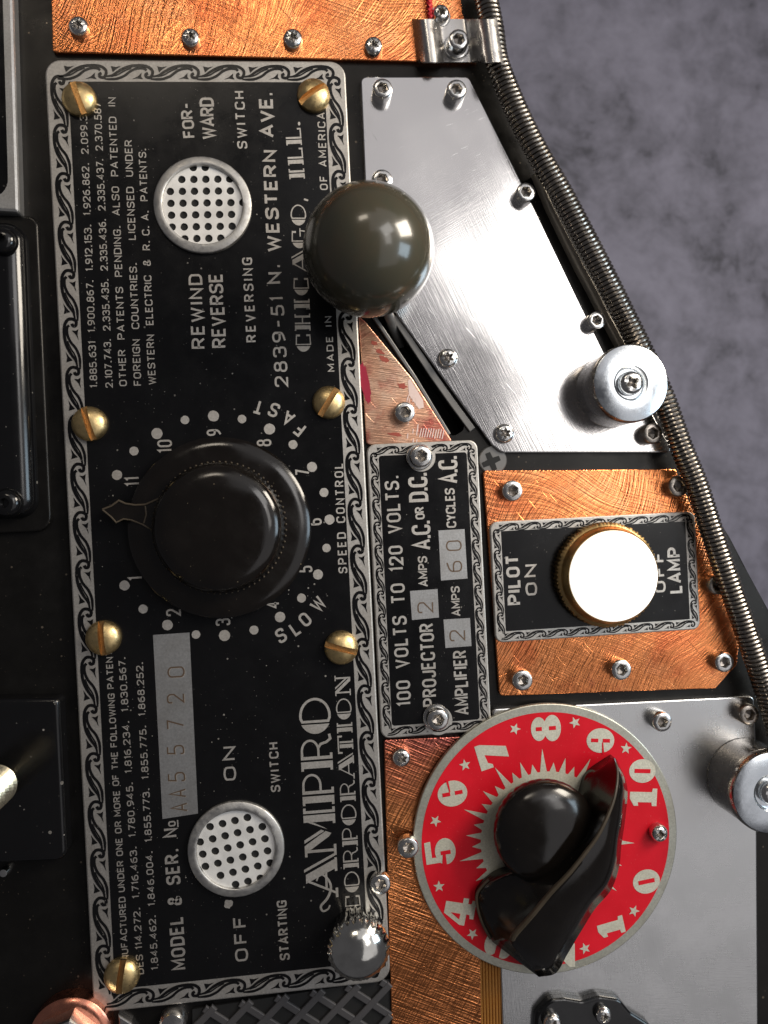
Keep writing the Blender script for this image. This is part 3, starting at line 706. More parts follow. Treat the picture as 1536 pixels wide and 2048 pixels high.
V, Fc = ribbon(px2([(356, 1654), (355, 1640)], zl), .025, zl); link('lettering', V, Fc, 'print', NP)['label'] = 'short bar under the raised o'
T((473, 1560), (470, 1492), 25, 'ON', .16, gap=.36)
T((497, 1921), (492, 1832), 26, 'OFF', .16, gap=.34)
over(NP, 'paint_smudge', [blob(457, 1808, 8, 9, 0, 14, .3), blob(452, 1816, 6, 5, 0, 12, .3)][:1], zl + .002, 'print')
T((561, 1583), (556, 1484), 19, 'SWITCH', .17, gap=.36)
T((580, 1919), (573, 1800), 20, 'STARTING', .18, gap=.30)
deco(NP, (677, 1794), (660, 1392), 63, 'AMPRO', zl, 'large deco lettering reading AMPRO', gap=.06)
P = catmull([U(*q, zl) for q in [(633, 1762), (640, 1748), (655, 1757), (662, 1775), (655, 1796), (642, 1812), (646, 1822), (656, 1818), (660, 1810)]], 5)
V, Fc = ribbon(P, lambda t: .045 * (1.15 - .5 * abs(t - .5) * 2), zl + .003); link('lettering', V, Fc, 'print', NP)['label'] = 'swash curl of the large letter A'
deco(NP, (722, 1824), (700, 1350), 31, 'CORPORATION', zl, 'deco lettering reading CORPORATION', gap=.10)
# scale dots and figures round the speed knob
V = []; Fc = []; 
for (x, y, r) in [(314, 867, 11), (370, 840, 8.5), (427, 832, 11), (484, 838, 8.5), (539, 858, 11), (586, 889, 9), (624, 934, 10), (648, 985, 9), (659, 1039, 10), (653, 1096, 8.5), (636, 1149, 10), (603, 1196, 9), (560, 1234, 10.5), (508, 1260, 9), (449, 1271, 11), (392, 1269, 8.5), (335, 1250, 10.5), (286, 1218, 9), (249, 1171, 10), (234, 950, 10), (268, 902, 9)]:
    p = U(x, y, zl); rr = r * K(x, y, zl)
    V, Fc = sheet([[(a + random.uniform(-.003, .003), b + random.uniform(-.003, .003)) for a, b in circle(p.x, p.y, rr, 20)]], zl)
    link('scale_dot', V, Fc, 'print', NP)
for s, x, y, ln in [('10', 345, 905, 26), ('9', 443, 871, 13), ('8', 543, 892, 14), ('7', 620, 950, 12), ('6', 644, 1050, 14), ('5', 625, 1144, 13), ('4', 560, 1216, 14), ('3', 461, 1250, 14), ('2', 362, 1231, 14), ('1', 286, 1160, 5), ('11', 280, 972, 18)]:
    T((x, y), (x - ln * .05, y - ln), 29, s, .13, gap=.34, label='scale figure ' + s)
def arcword(word, cpx, offs, cap):
    cx, cy = cpx; V = []; Fc = []
    for ch, (x, y) in zip(word, offs):
        c = U(x, y, zl).to_2d(); q = U(cx, cy, zl).to_2d(); inn = (q - c).normalized(); u = Vector((inn.y, -inn.x)); h = cap * K(x, y, zl)
        wd = max(.1, G[ch][0]) * h * 1.15; st = .19 * h
        for pts, closed, r in G[ch][1]:
            pp = fillet(pts, r, 5, bool(closed)) if r else pts
            ribbon([c + u * ((a[0] - G[ch][0] / 2) * h * 1.15) + inn * ((a[1] - .5) * h * .965) for a in pp], st, zl + .0007 * (len(V) % 5), bool(closed), V, Fc)
    link('lettering', V, Fc, 'print', NP)['label'] = 'curved lettering reading ' + word
arcword('FAST', (445, 1052), [(599, 858), (577, 836), (548, 820), (517, 814)], 25)
arcword('SLOW', (448, 1052), [(562, 1271), (590, 1257), (610, 1239), (636, 1208)], 25)
# serial number box with stamped figures
V, Fc = sheet([px2([(306, 1270), (379, 1265), (396, 1627), (325, 1638)], zl)], zl); link('serial_box', V, Fc, 'box', NP)
zs = zl + .003
for ch, x, y, ln in [('A', 376, 1622, 17), ('A', 373, 1594, 17), ('5', 371, 1562, 19), ('5', 369, 1508, 19), ('7', 369, 1457, 19), ('2', 369, 1405, 19), ('0', 370, 1354, 22)]:
    V, Fc = text_px((x, y), (x - 1, y - ln), 34, ch, .088, zs)
    V2 = [(a + .014, b - .010, c - .0012) for a, b, c in V]  # offset pale copy paints a lit edge beside each dark figure
    link('stamped_figure', V, Fc, 'stamp', NP); link('stamped_figure', V2, Fc, 'print', NP)

# ---- volts nameplate
Z2 = .15
x0, y0, x1, y1 = snap_rect([(733, 886), (951, 882), (987, 1462), (762, 1476)], Z2)
l = rrect(x0, y0, x1, y1, .18, 6)
VP = thing('nameplate', 'narrow black and silver voltage nameplate between large nameplate and pilot lamp', 'nameplate', centre(l, .003))
V, Fc = prism(l, .003, Z2, .025); link('metal_sheet', V, Fc, 'etched', VP)
zz = Z2 + .004; zl2 = Z2 + .008
V, Fc = sheet([rrect(x0 + .23, y0 + .24, x1 - .23, y1 - .24, .06)], zz); link('black_field', V, Fc, 'enamel', VP)
border(VP, x0, y0, x1, y1, .235, .44, zz, 'enamel', .035)
for (cx, cy) in ((842, 914), (876, 1441)):
    p = U(cx, cy, Z2); V, Fc = sheet([circle(p.x, p.y, .29, 32)], zl2 - .001); link('screw_surround', V, Fc, 'etched', VP)
T2 = lambda a, b, cap, s, wt=.15, **kw: lettering(VP, a, b, cap, s, wt, zl2, **kw)
T2((823, 1411), (797, 950), 29, '100  VOLTS  TO  120  VOLTS.', .15, gap=.3, sp=.36)
T2((875, 1412), (867, 1246), 29, 'PROJECTOR', .15, gap=.28)
T2((857, 1173), (854, 1112), 19, 'AMPS', .17, gap=.24)
T2((863, 1099), (860, 1040), 38, 'A.C.', .15, gap=.21)
T2((850, 1038), (848, 1013), 19, 'OR', .18, gap=.22)
T2((857, 1003), (854, 944), 39, 'D.C.', .16, gap=.21)
T2((939, 1429), (933, 1300), 28, 'AMPLIFIER', .15, gap=.28)
T2((922, 1232), (919, 1172), 18, 'AMPS', .17, gap=.24)
T2((913, 1055), (909, 976), 20, 'CYCLES', .17, gap=.24)
T2((917, 966), (914, 911), 39, 'A.C.', .15, gap=.21)
for q in ([(820, 1182), (875, 1178), (878, 1235), (824, 1240)], [(887, 1239), (940, 1236), (943, 1292), (891, 1296)], [(877, 1061), (929, 1058), (935, 1157), (882, 1161)]):
    V, Fc = sheet([px2(q, zl2)], zl2); link('number_box', V, Fc, 'box', VP)
for ch, x, y, ln in [('2', 867, 1225, 22), ('2', 931, 1281, 22), ('6', 925, 1143, 22), ('0', 924, 1101, 21)]:
    V, Fc = text_px((x, y), (x - 1, y - ln), 32, ch, .088, zl2 + .003)
    link('stamped_figure', V, Fc, 'stamp', VP)

# ---- pilot nameplate
Z3 = .19
x0, y0, x1, y1 = snap_rect([(978, 1045), (1388, 1021), (1403, 1258), (993, 1286)], Z3)
l = rrect(x0, y0, x1, y1, .16, 6)
PP = thing('nameplate', 'small black and silver pilot lamp nameplate on the copper plate', 'nameplate', centre(l, ZC))
V, Fc = prism(l, ZC + .002, Z3, .025); link('metal_sheet', V, Fc, 'etched', PP)
V, Fc = sheet([rrect(x0 + .22, y0 + .22, x1 - .22, y1 - .2, .02)], Z3 + .004); link('black_field', V, Fc, 'enamel', PP)
border(PP, x0, y0, x1, y1, .215, .44, Z3 + .004, 'enamel', .03)
zp = Z3 + .008
T3 = lambda a, b, cap, s, wt=.16, **kw: lettering(PP, a, b, cap, s, wt, zp, **kw)
T3((1043, 1209), (1038, 1109), 28, 'PILOT', .2, gap=.3)
T3((1075, 1190), (1072, 1128), 24, 'ON', .18, gap=.36)
T3((1332, 1184), (1328, 1104), 24, 'OFF', .18, gap=.36)
T3((1365, 1186), (1361, 1094), 28, 'LAMP', .19, gap=.3)

# ================================================================== PILOT LAMP
p = U(1207, 1148, Z3); cx, cy = p.x, p.y
PL = thing('pilot_lamp', 'round pilot lamp with glowing white lens in a knurled brass collar', 'lamp', (cx, cy, Z3))
kn = lambda a, k: (1 + .012 * (1 if math.sin(a * 80) > 0 else -1)) if k in (1, 2) else 1
V, Fc = lathe(cx, cy, [(1.0, Z3), (1.045, Z3 + .02), (1.045, Z3 + .24), (1.02, Z3 + .27), (.98, Z3 + .29), (.965, Z3 + .33), (.93, Z3 + .50), (.905, Z3 + .53), (.885, Z3 + .53), (.885, Z3 + .47)], 320, kn)
link('brass_collar', V, Fc[:-1], 'brass_dull', PL, smooth=True)
V, Fc = lathe(cx, cy, [(.893, Z3 + .45), (.893, Z3 + .55), (.87, Z3 + .60), (.75, Z3 + .66), (.5, Z3 + .71), (.2, Z3 + .73), (.02, Z3 + .735)], 64); link('lens', V, Fc, 'lens', PL, smooth=True)

# ================================================================== SPEED KNOB
ZK = Z1 + .006
p = U(440, 1055, .45); cx, cy = p.x, p.y
SK = thing('speed_control_knob', 'large round black bakelite knob with a pointer tip on the speed scale', 'knob', (cx, cy, ZK))
V, Fc = lathe(cx, cy, [(1.70, ZK), (1.735, ZK + .10), (1.73, ZK + .20), (1.68, ZK + .245), (1.5, ZK + .28), (1.25, ZK + .30), (1.22, ZK + .30)], 96); link('skirt', V, Fc, 'bakelite', SK, smooth=True)
kn = lambda a, k: (1 + .013 * math.sin(a * 70)) if k < 3 else 1
V, Fc = lathe(cx, cy, [(1.225, ZK + .29), (1.23, ZK + .36), (1.225, ZK + .48), (1.21, ZK + .60), (1.17, ZK + .69), (1.08, ZK + .76), (.92, ZK + .81), (.65, ZK + .835), (.3, ZK + .84), (.02, ZK + .84)], 420, kn); link('grip', V, Fc, 'bakelite', SK, smooth=True)
Vt = []; Ft = []
for i in range(70):
    a = 2 * math.pi * i / 70; v2, f2 = lathe(cx + 1.25 * math.cos(a), cy + 1.25 * math.sin(a), [(.024, ZK + .29), (.022, ZK + .34), (.006, ZK + .355)], 6)
    b = len(Vt); Vt += v2; Ft += [tuple(b + j for j in q) for q in f2]
link('bead_ring', Vt, Ft, 'bakelite_worn', SK, smooth=True)
arrow = [(204, 1019), (222, 1012), (237, 1001), (250, 1007), (270, 1010), (290, 1009), (320, 996), (345, 974), (362, 955), (372, 965), (372, 1062), (328, 1071), (306, 1062), (285, 1049), (262, 1040), (246, 1038), (232, 1045), (222, 1034)]
l = px2(arrow, .52); V, Fc = prism(l, ZK + .15, .50, .02); link('pointer_tip', V, Fc, 'bakelite', SK)
P = px2(arrow[:9], .52); V, Fc = ribbon(P, .035, 0); 
def bar(P, wd, z0, z1, bev=.01):
    V, Fc = ribbon(P, wd, 0); n = len(V)
    return prism([V[i] for i in range(0, n, 2)] + [V[i] for i in range(n - 1, 0, -2)], z0, z1, bev)
V, Fc = bar(P, .035, .49, .525); link('pointer_edge', V, Fc, 'bakelite_worn', SK)
V, Fc = bar(px2(arrow[11:] + [arrow[0]], .52), .03, .49, .52); link('pointer_edge', V, Fc, 'bakelite_worn', SK)
V, Fc = bar(px2([(290, 1012), (292, 1030), (287, 1047)], .52), .03, .49, .515); link('pointer_edge', V, Fc, 'bakelite_worn', SK)

# ================================================================== BALL KNOB
hb = 1.62; c = U(737, 501, hb); R = 1.31 * K(737, 501, hb) * 100
BK = thing('ball_knob', 'glossy dark olive ball knob on the slot lever, over the edge of the nameplate', 'knob', (c.x, c.y, 0))
prof = [(R * math.sin(math.pi * i / 40), c.z - R * math.cos(math.pi * i / 40)) for i in range(1, 41)]
prof[-1] = (.002, c.z + R)
V, Fc = lathe(c.x, c.y, prof, 96); link('ball', V, Fc, 'olive', BK, smooth=True)
p2 = U(757, 640, .35)
a = Vector((c.x, c.y, c.z)); b = U(800, 690, -.4)
def tube(P, r, n=12, V=None, Fc=None):
    V = [] if V is None else V; Fc = [] if Fc is None else Fc; P = [Vector(p) for p in P]; b0 = len(V); up = Vector((.3, .2, 1)).normalized()
    for i, p in enumerate(P):
        d = (P[min(i + 1, len(P) - 1)] - P[max(i - 1, 0)]).normalized(); s = d.cross(up).normalized(); q = s.cross(d)
        rr = r(i / (len(P) - 1)) if callable(r) else r
        for k in range(n):
            t = 2 * math.pi * k / n; V.append(tuple(p + s * rr * math.cos(t) + q * rr * math.sin(t)))
    for i in range(len(P) - 1):
        for k in range(n):
            j = (k + 1) % n; Fc.append((b0 + i * n + k, b0 + (i + 1) * n + k, b0 + (i + 1) * n + j, b0 + i * n + j))
    return V, Fc
V, Fc = tube([a, (a + b) / 2 + Vector((0, 0, -.2)), b], .10); link('lever', V, Fc, 'gunmetal', BK, smooth=True)

# ================================================================== RED DIAL + POINTER KNOB
ZD0, ZD = .13, .23
p = U(1094.5, 1678, ZD); cx, cy = p.x, p.y
r1 = (U(1358, 1678, ZD).x - U(831, 1678, ZD).x) / 2 * 1.0; r2 = (U(1094, 1406, ZD).y - U(1094, 1950, ZD).y) / 2; RD = (r1 + r2) / 2
DL = thing('dial_plate', 'round red dial plate with cream numbers, stars and a sunburst', 'dial', (cx, cy, ZD0))
V, Fc = prism(circle(cx, cy, RD, 120), ZD0, ZD, .02); link('rim', V, Fc, 'dial_rim', DL)
V, Fc = sheet([circle(cx, cy, RD * .938, 120)], ZD + .004); link('red_field', V, Fc, 'red', DL)
zd = ZD + .008
pts = []
kd = RD / 2.68
hts = {0: 1.80, 1: 1.52, 2: 1.64, 3: 1.52}
for i in range(44):
    a = math.radians(90.5 + i * 360 / 44 * 1.0); kk = i % 4; hh = hts[kk] * kd
    pts.append((cx + hh * math.cos(a), cy + hh * math.sin(a))); a2 = 0
    for da in (.36, .64): a2 = a + math.radians(360 / 44 * da); pts.append((cx + 1.34 * kd * math.cos(a2), cy + 1.34 * kd * math.sin(a2)))
V, Fc = sheet([pts], zd); link('sunburst', V, Fc, 'cream', DL)
def star(x, y, r=12):
    p = U(x, y, zd); k = K(x, y, zd); a0 = math.atan2(p.y - cy, p.x - cx)
    V, Fc = sheet([[(p.x + (r if i % 2 == 0 else r * .42) * k * math.cos(a0 + math.pi + i * math.pi / 5), p.y + (r if i % 2 == 0 else r * .42) * k * math.sin(a0 + math.pi + i * math.pi / 5)) for i in range(10)]], zd)
    link('star', V, Fc, 'cream', DL)
for s in [(1030, 1458), (930, 1530), (871, 1642), (878, 1773), (945, 1868), (1150, 1445), (1252, 1497), (1268, 1822), (1170, 1897), (1345, 1628), (1060, 1905)]:
    if s[0] != 1345: star(*s)
E = lambda a, b, c, d, n=26: ell(a, b, c, d, 0, 360 * (n - 1) / n, n - 1)
FAT = {   # (cream polygons, red polygons) in a unit-height box
 '0': ([E(.40, .5, .40, .5)], [R_(.33, .2, .47, .8)]),
 '1': ([[(.04, 0), (.62, 0), (.62, .17), (.50, .19), (.50, 1), (.28, 1), (.04, .84), (.04, .68), (.16, .70), (.16, .19), (.04, .17)]], []),
 '4': ([[(.30, 1), (.66, 1), (.66, .44), (.82, .44), (.82, .26), (.66, .26), (.66, .15), (.78, .13), (.78, 0), (.22, 0), (.22, .13), (.34, .15), (.34, .26), (0, .26), (0, .42)]], [[(.34, .46), (.34, .78), (.16, .46)]]),
 '5': ([[(.08, 1), (.74, 1), (.76, .80), (.26, .80), (.25, .66), (.08, .52)], ell(.40, .34, .40, .34, 0, 352, 30)], [R_(.30, .17, .42, .50), [(-.02, .34), (.30, .34), (.30, .44), (-.02, .50)]]),
 '6': ([E(.40, .5, .40, .5)], [R_(.34, .16, .46, .42), R_(.34, .58, .46, .84), [(.46, .60), (.84, .66), (.84, .58), (.46, .56)]]),
 '7': ([[(.02, 1), (.80, 1), (.80, .82), (.52, 0), (.18, 0), (.46, .76), (.20, .72), (.12, .58), (.02, .58)]], []),
 '8': ([E(.40, .29, .40, .29), E(.40, .74, .36, .26)], [R_(.34, .17, .46, .40), R_(.34, .64, .46, .84)]),
 '9': ([E(.40, .5, .40, .5)], [R_(.34, .58, .46, .84), R_(.34, .16, .46, .42), [(.34, .40), (-.04, .34), (-.04, .42), (.34, .44)]]),
 '3': ([E(.40, .29, .40, .29), E(.40, .74, .36, .26)], [R_(.0, .40, .40, .58)]),
 '2': ([[(.02, 0), (.78, 0), (.78, .3), (.40, .28), (.78, .60), (.72, .92), (.40, 1), (.08, .92), (.04, .66), (.30, .66), (.42, .8), (.46, .62), (.02, .2)]], []),
}
# centre px, height px (along text up), tilt of 'up' from photo-left (deg, + = turning towards photo-down)
for s, x, y, hgt, up in [('8', 1092, 1457, 58, 0), ('9', 1201, 1481, 54, -6), ('0', 1285, 1542, 52, -6), ('1', 1287, 1590, 53, -6), ('0', 1293, 1763, 53, 6), ('1', 1221, 1850, 52, 10),
                         ('7', 985, 1509, 58, 14), ('6', 905, 1587, 57, 6), ('5', 881, 1704, 58, 4), ('4', 919, 1823, 58, -14), ('3', 998, 1890, 56, -18), ('2', 1122, 1912, 54, -2)]:
    c_ = U(x, y, zd).to_2d(); k = K(x, y, zd) * hgt; an = math.radians(180 - 2.85 * 0 + up); uv = Vector((math.cos(an), math.sin(an))); rv = Vector((uv.y, -uv.x))
    f = lambda q: tuple(c_ + rv * ((q[0] - .4) * k * 1.14) + uv * ((q[1] - .5) * k * 1.06))
    V = []; Fc = []
    for i, poly in enumerate(FAT[s][0]):
        v2, f2 = sheet([[f(q) for q in poly]], zd + .001 * i); b = len(V); V += v2; Fc += [tuple(b + j for j in t) for t in f2]
    o = link('dial_number', V, Fc, 'cream', DL); o['label'] = 'fat cream figure ' + s
    if FAT[s][1]:
        V = []; Fc = []
        for i, poly in enumerate(FAT[s][1]):
            v2, f2 = sheet([[f(q) for q in poly]], zd + .004 + .001 * i); b = len(V); V += v2; Fc += [tuple(b + j for j in t) for t in f2]
        link('number_counter', V, Fc, 'red', o)
KX, KY = cx, cy
CK = thing('pointer_knob', 'glossy black chicken-head pointer knob standing on the red dial', 'knob', (cx, cy, ZD))
p = U(1089, 1662, .80)
V, Fc = lathe(p.x, p.y, [(.80, ZD + .01), (.86, .45), (.96, .62), (1.0, .75), (1.005, .84), (.97, .94), (.88, 1.03), (.72, 1.11), (.45, 1.17), (.02, 1.19)], 96); link('round_boss', V, Fc, 'bakelite', CK, smooth=True)
# blade: left foot, ridge (two lines), right foot -- traced at their own heights
S = 11
Lf = [(1219, 1523), (1180, 1552), (1165, 1590), (1150, 1650), (1120, 1700), (1060, 1735), (1000, 1745), (962, 1775), (953, 1800), (963, 1842), (985, 1884)]
Rd = [(1228, 1516), (1235, 1545), (1231, 1585), (1218, 1625), (1196, 1670), (1170, 1706), (1138, 1746), (1102, 1784), (1062, 1832), (1030, 1868), (1022, 1884)]
Rt = [(1232, 1518), (1250, 1552), (1250, 1600), (1236, 1655), (1220, 1700), (1196, 1735), (1150, 1785), (1110, 1830), (1066, 1880), (1040, 1905), (1030, 1908)]
Bt = [(1234, 1519), (1254, 1570), (1252, 1625), (1243, 1690), (1238, 1735), (1222, 1780), (1190, 1818), (1165, 1858), (1135, 1908), (1112, 1946), (1078, 1954)]
V = []; Fc = []
hr = [.95, 1.15, 1.35, 1.45, 1.50, 1.50, 1.48, 1.42, 1.32, 1.20, 1.08]
rows = []
for i in range(S):
    h = hr[i]
    lf = U(*Lf[i], .42 if i > 5 else .5); rd = U(*Rd[i], h); rt = U(*[(.72 * Rd[i][k] + .28 * Rt[i][k]) for k in (0, 1)], h - .01)
    mid = U(*[(.48 * Rd[i][k] + .52 * Bt[i][k]) for k in (0, 1)], h * .965); bt = U(*Bt[i], h * .62); fl = Vector((bt.x, bt.y, ZD + .02)); ll = Vector((lf.x, lf.y, ZD + .02))
    ml = lf.lerp(rd, .62); ml.z = lf.z + (h - lf.z) * .36
    rows.append([ll, lf, lf.lerp(ml, .5), ml, rd + (ml - rd) * .10, rd, rt, rt.lerp(mid, .25), mid, mid.lerp(bt, .55), bt, fl])
m_ = len(rows[0]); rows2 = []
for k in range(m_): rows2.append(catmull([r[k] for r in rows], 6))
nn = len(rows2[0])
for k in range(m_): V += [tuple(q) for q in rows2[k]]
for k in range(m_ - 1):
    for i in range(nn - 1): Fc.append((k * nn + i, (k + 1) * nn + i, (k + 1) * nn + i + 1, k * nn + i + 1))
Fc.append(tuple(k * nn for k in range(m_))); Fc.append(tuple(k * nn + nn - 1 for k in reversed(range(m_))))
o = link('blade', V, Fc, 'bakelite', CK, smooth=True); o.data.set_sharp_from_angle(angle=math.radians(85))
P = [rows2[5][i] + Vector((0, 0, .005)) for i in range(2, nn - 3)]
V, Fc = tube(P, lambda t: .022 + .035 * t, 8); link('worn_ridge', V, Fc, 'bakelite_worn', CK, smooth=True)
P = [rows2[1][i] + Vector((0, 0, .0)) for i in range(nn - 22, nn - 1)]
V, Fc = tube(P, .03, 8); link('worn_edge', V, Fc, 'bakelite_worn', CK, smooth=True)

# ================================================================== GROMMETS WITH PERFORATED DISCS
def grommet(px_, py_, rpx, label, rot, pitch, hr_):
    z = Z1 + .006; p = U(px_, py_, z + .1); r = rpx * K(px_, py_, z + .1)
    t = thing('perforated_grommet', label, 'grommet', (p.x, p.y, z), 'perforated grommets')
    prof = [(r, z), (r, z + .06), (r * .99, z + .075), (r * .975, z + .082), (r * .88, z + .098), (r * .835, z + .100), (r * .818, z + .09), (r * .81, z + .037)]
    V, Fc = lathe(p.x, p.y, prof, 72, lambda a, k: 1 + .003 * math.sin(a * 3 + k)); link('rim', V, Fc[:-1], 'ring', t, smooth=True)
    ro = r * .93; holes = []; ca, sa = math.cos(rot), math.sin(rot)
    for i in range(-6, 7):
        for j in range(-6, 7):
            x = (i + .35) * pitch; y = (j + .2) * pitch
            if math.hypot(x, y) < ro - hr_ - .01: holes.append(circle(p.x + x * ca - y * sa, p.y + x * sa + y * ca, hr_, 14))
    V, Fc = prism(circle(p.x, p.y, ro, 60), z + .006, z + .035, 0, holes); link('perforated_disc', V, Fc, 'perf', t)
    V, Fc = sheet([circle(p.x, p.y, ro * .99, 48)], z + .0035); link('dark_backing', V, Fc, 'hole', t)
    return t
grommet(405, 408, 97, 'perforated metal disc in a scratched grey ring, the one beside REWIND REVERSE', 0, .228, .074)
grommet(472, 1700, 96, 'perforated metal disc in a grey ring, the one between ON and OFF', math.radians(9), .243, .077)

# ================================================================== KNURLED THUMB SCREW
zt = .95; p = U(718, 1903, zt); r = 63 * K(718, 1903, zt)
TS = thing('thumb_screw', 'shiny domed thumb screw with knurled edge at the nameplate corner', 'knob', (p.x, p.y, Z1))
kn = lambda a, k: (1 + .022 * math.cos(a * 28)) if k < 4 else 1
V, Fc = lathe(p.x, p.y, [(r * .80, Z1 + .006), (r * .84, Z1 + .3), (r * .97, zt - .24), (r * .985, zt - .06), (r * .93, zt), (r * .8, zt + .10), (r * .55, zt + .19), (r * .25, zt + .25), (.003, zt + .27)], 224, kn)
ns = 224 * 3
link('knurled_side', V[:224 * 4], Fc[:ns], 'alu', TS, smooth=True); V2 = V[224 * 3:]; link('domed_top', V2, [tuple(i - 672 for i in f) for f in Fc[ns:]], 'alu', TS, smooth=True)

# ================================================================== STRAP PINS / ROLLERS
def roller(tx, ty, r_px, bx, by, label):
    zb = ZS + .004; h = 1.12; pt = U(tx, ty, h); rt = r_px * K(tx, ty, h)
    t = thing('standoff_post', label, 'post', (pt.x, pt.y, zb), 'turned steel standoff posts')
    V, Fc = lathe(pt.x, pt.y, [(rt * .965, zb), (rt * .985, zb + .02), (rt * .985, h - .22), (rt * .97, h - .21), (rt * .97, h - .19), (rt, h - .18), (rt, h - .05), (rt * .965, h)], 80); link('turned_body', V, Fc[:-1], 'zinc_side', t, smooth=True)
    V, Fc = lathe(pt.x, pt.y, [(rt * .966, h - .001), (rt * .95, h + .006), (rt * .455, h + .006), (rt * .39, h - .04), (rt * .38, h - .10), (rt * .02, h - .10)], 80); link('top_face', V, Fc, 'zinc', t, smooth=True)
    for me, nm in zip(PHIL, ('screw_head', 'cross_recess')):
        o = bpy.data.objects.new(nm, me); C.objects.link(o); o.parent = t; o.location = (0, 0, h - .10 - zb); o.scale = (.235, .235, .19); o.rotation_euler = (0, 0, .5)
    return t
roller(1262, 766, 79, 0, 0, 'turned steel standoff post on the glaring steel plate beside the spring')
roller(1543, 1586, 83, 0, 0, 'turned steel standoff post cut off by the right edge, beside the red dial')

# ================================================================== SPRING
SP = [(962, -60), (973, 0), (985, 60), (993, 118), (1012, 172), (1040, 236), (1075, 305), (1122, 385), (1165, 466), (1206, 545), (1246, 625), (1286, 706), (1327, 795), (1362, 892), (1392, 965), (1418, 1045), (1444, 1125), (1470, 1200), (1496, 1275), (1520, 1345), (1545, 1425), (1570, 1510)]
zspr = .52
path = catmull([U(x, y, zspr) for x, y in SP], 10)
SG = thing('coil_spring', 'long tight steel coil spring curving down the right edge of the panel', 'spring', (path[0].x, path[0].y, 0))
Lc = [0]
for i in range(1, len(path)): Lc.append(Lc[-1] + (path[i] - path[i - 1]).length)
tot = Lc[-1]; pitch = .088; turns = int(tot / pitch); ns = 16; V = []; Fc = []; idx = 0; prev = None
wr = .043; Rs = .192
steps_ = turns * ns
for s in range(steps_ + 1):
    d = tot * s / steps_
    while idx < len(Lc) - 2 and Lc[idx + 1] < d: idx += 1
    t = (d - Lc[idx]) / max(1e-6, Lc[idx + 1] - Lc[idx]); p = path[idx].lerp(path[idx + 1], t)
    tan = (path[idx + 1] - path[idx]).normalized(); side = tan.cross(Vector((0, 0, 1))).normalized(); up = side.cross(tan)
    a = 2 * math.pi * s / ns; rad = side * math.cos(a) + up * math.sin(a)
    q = p + rad * Rs
    for k in range(8):
        b = 2 * math.pi * k / 8; V.append(tuple(q + rad * wr * math.cos(b) + tan * wr * math.sin(b)))
for s in range(steps_):
    for k in range(8):
        j = (k + 1) % 8; Fc.append((s * 8 + k, s * 8 + j, (s + 1) * 8 + j, (s + 1) * 8 + k))
link('coil', V, Fc, 'spring', SG, smooth=True)
bpy.data.meshes[-1:]
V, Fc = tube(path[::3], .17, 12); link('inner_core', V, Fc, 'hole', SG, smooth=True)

# ================================================================== CLAMP
def strip(prof, ypx0, ypx1, th):
    """prof: (px x at top edge, px x at bottom edge, height)"""
    V = []; Fc = []; n = len(prof)
    for a, b, h in prof:
        pa = U(a, ypx0, h); pb = U(b, ypx1, h)
        for q in (pa, pb): V.append((q.x, q.y, h))
    for a, b, h in prof:
        pa = U(a, ypx0, h); pb = U(b, ypx1, h)
        for q in (pa, pb): V.append((q.x, q.y, h - th))
    o = 2 * n
    for i in range(n - 1):
        Fc += [(2 * i, 2 * i + 1, 2 * i + 3, 2 * i + 2), (o + 2 * i + 2, o + 2 * i + 3, o + 2 * i + 1, o + 2 * i), (2 * i, 2 * i + 2, o + 2 * i + 2, o + 2 * i), (2 * i + 1, o + 2 * i + 1, o + 2 * i + 3, 2 * i + 3)]
    Fc += [(0, o, o + 1, 1), (2 * n - 2, 2 * n - 1, o + 2 * n - 1, o + 2 * n - 2)]
    return V, Fc
ctrl = [(824, 834, .13), (832, 842, .28), (842, 854, .42), (855, 866, .46), (866, 876, .40), (872, 883, .24), (880, 890, .15), (894, 903, .14), (915, 926, .14), (932, 944, .17), (944, 956, .36), (954, 966, .64), (966, 978, .80), (980, 992, .85), (992, 1004, .78), (1000, 1012, .60), (1004, 1016, .40)]
prof = [tuple(v) for v in catmull([Vector(c) for c in ctrl], 5)]
CL = thing('saddle_clamp', 'bent stainless saddle clamp holding the top of the coil spring', 'clamp', U(910, 80, .1))
V, Fc = strip(prof, 38, 124, .035); link('bent_strap', V, Fc, 'chrome', CL, smooth=True)
V, Fc = tube([U(994, -60, .1), U(994, 0, .1), U(991, 45, .1)], .045); tag(link('steel_rod', V, Fc, 'rod', None, U(992, 0, .1), smooth=True), 'thin bluish steel rod right of the spring at the top edge', 'rod')
V = []; Fc = []
for ph in (0, math.pi):
    P = [U(858 + (y / 30) * 3 + 3.2 * math.cos(y * .42 + ph), y, .2 + .04 * math.sin(y * .42 + ph)) for y in range(-30, 38, 2)]; tube(P, .035, 8, V, Fc)
tag(link('twisted_thread', V, Fc, 'thread', None, U(858, 0, .15), smooth=True), 'twisted red thread lying on copper above the saddle clamp', 'thread')

# ================================================================== LEFT SIDE PARTS
# silver framed panel top left
zf = .30
LF = thing('silver_frame', 'grey metal frame round a black opening in the top left corner', 'frame', U(0, 200, 0))
outer = px2([(-300, -200), (20, -200), (38, 425), (-300, 400)], zf); inner = ccw(fillet(px2([(-260, -160), (1, -160), (17, 398), (-260, 385)], zf), [.1, .1, .36, .1], 8))
V, Fc = prism(fillet(outer, .05, 3), .003, zf, .06, [inner]); link('frame_border', V, Fc, 'box', LF)
V, Fc = sheet([ccw(outer)], .02); link('dark_opening', V, Fc, 'gloss_black', LF)
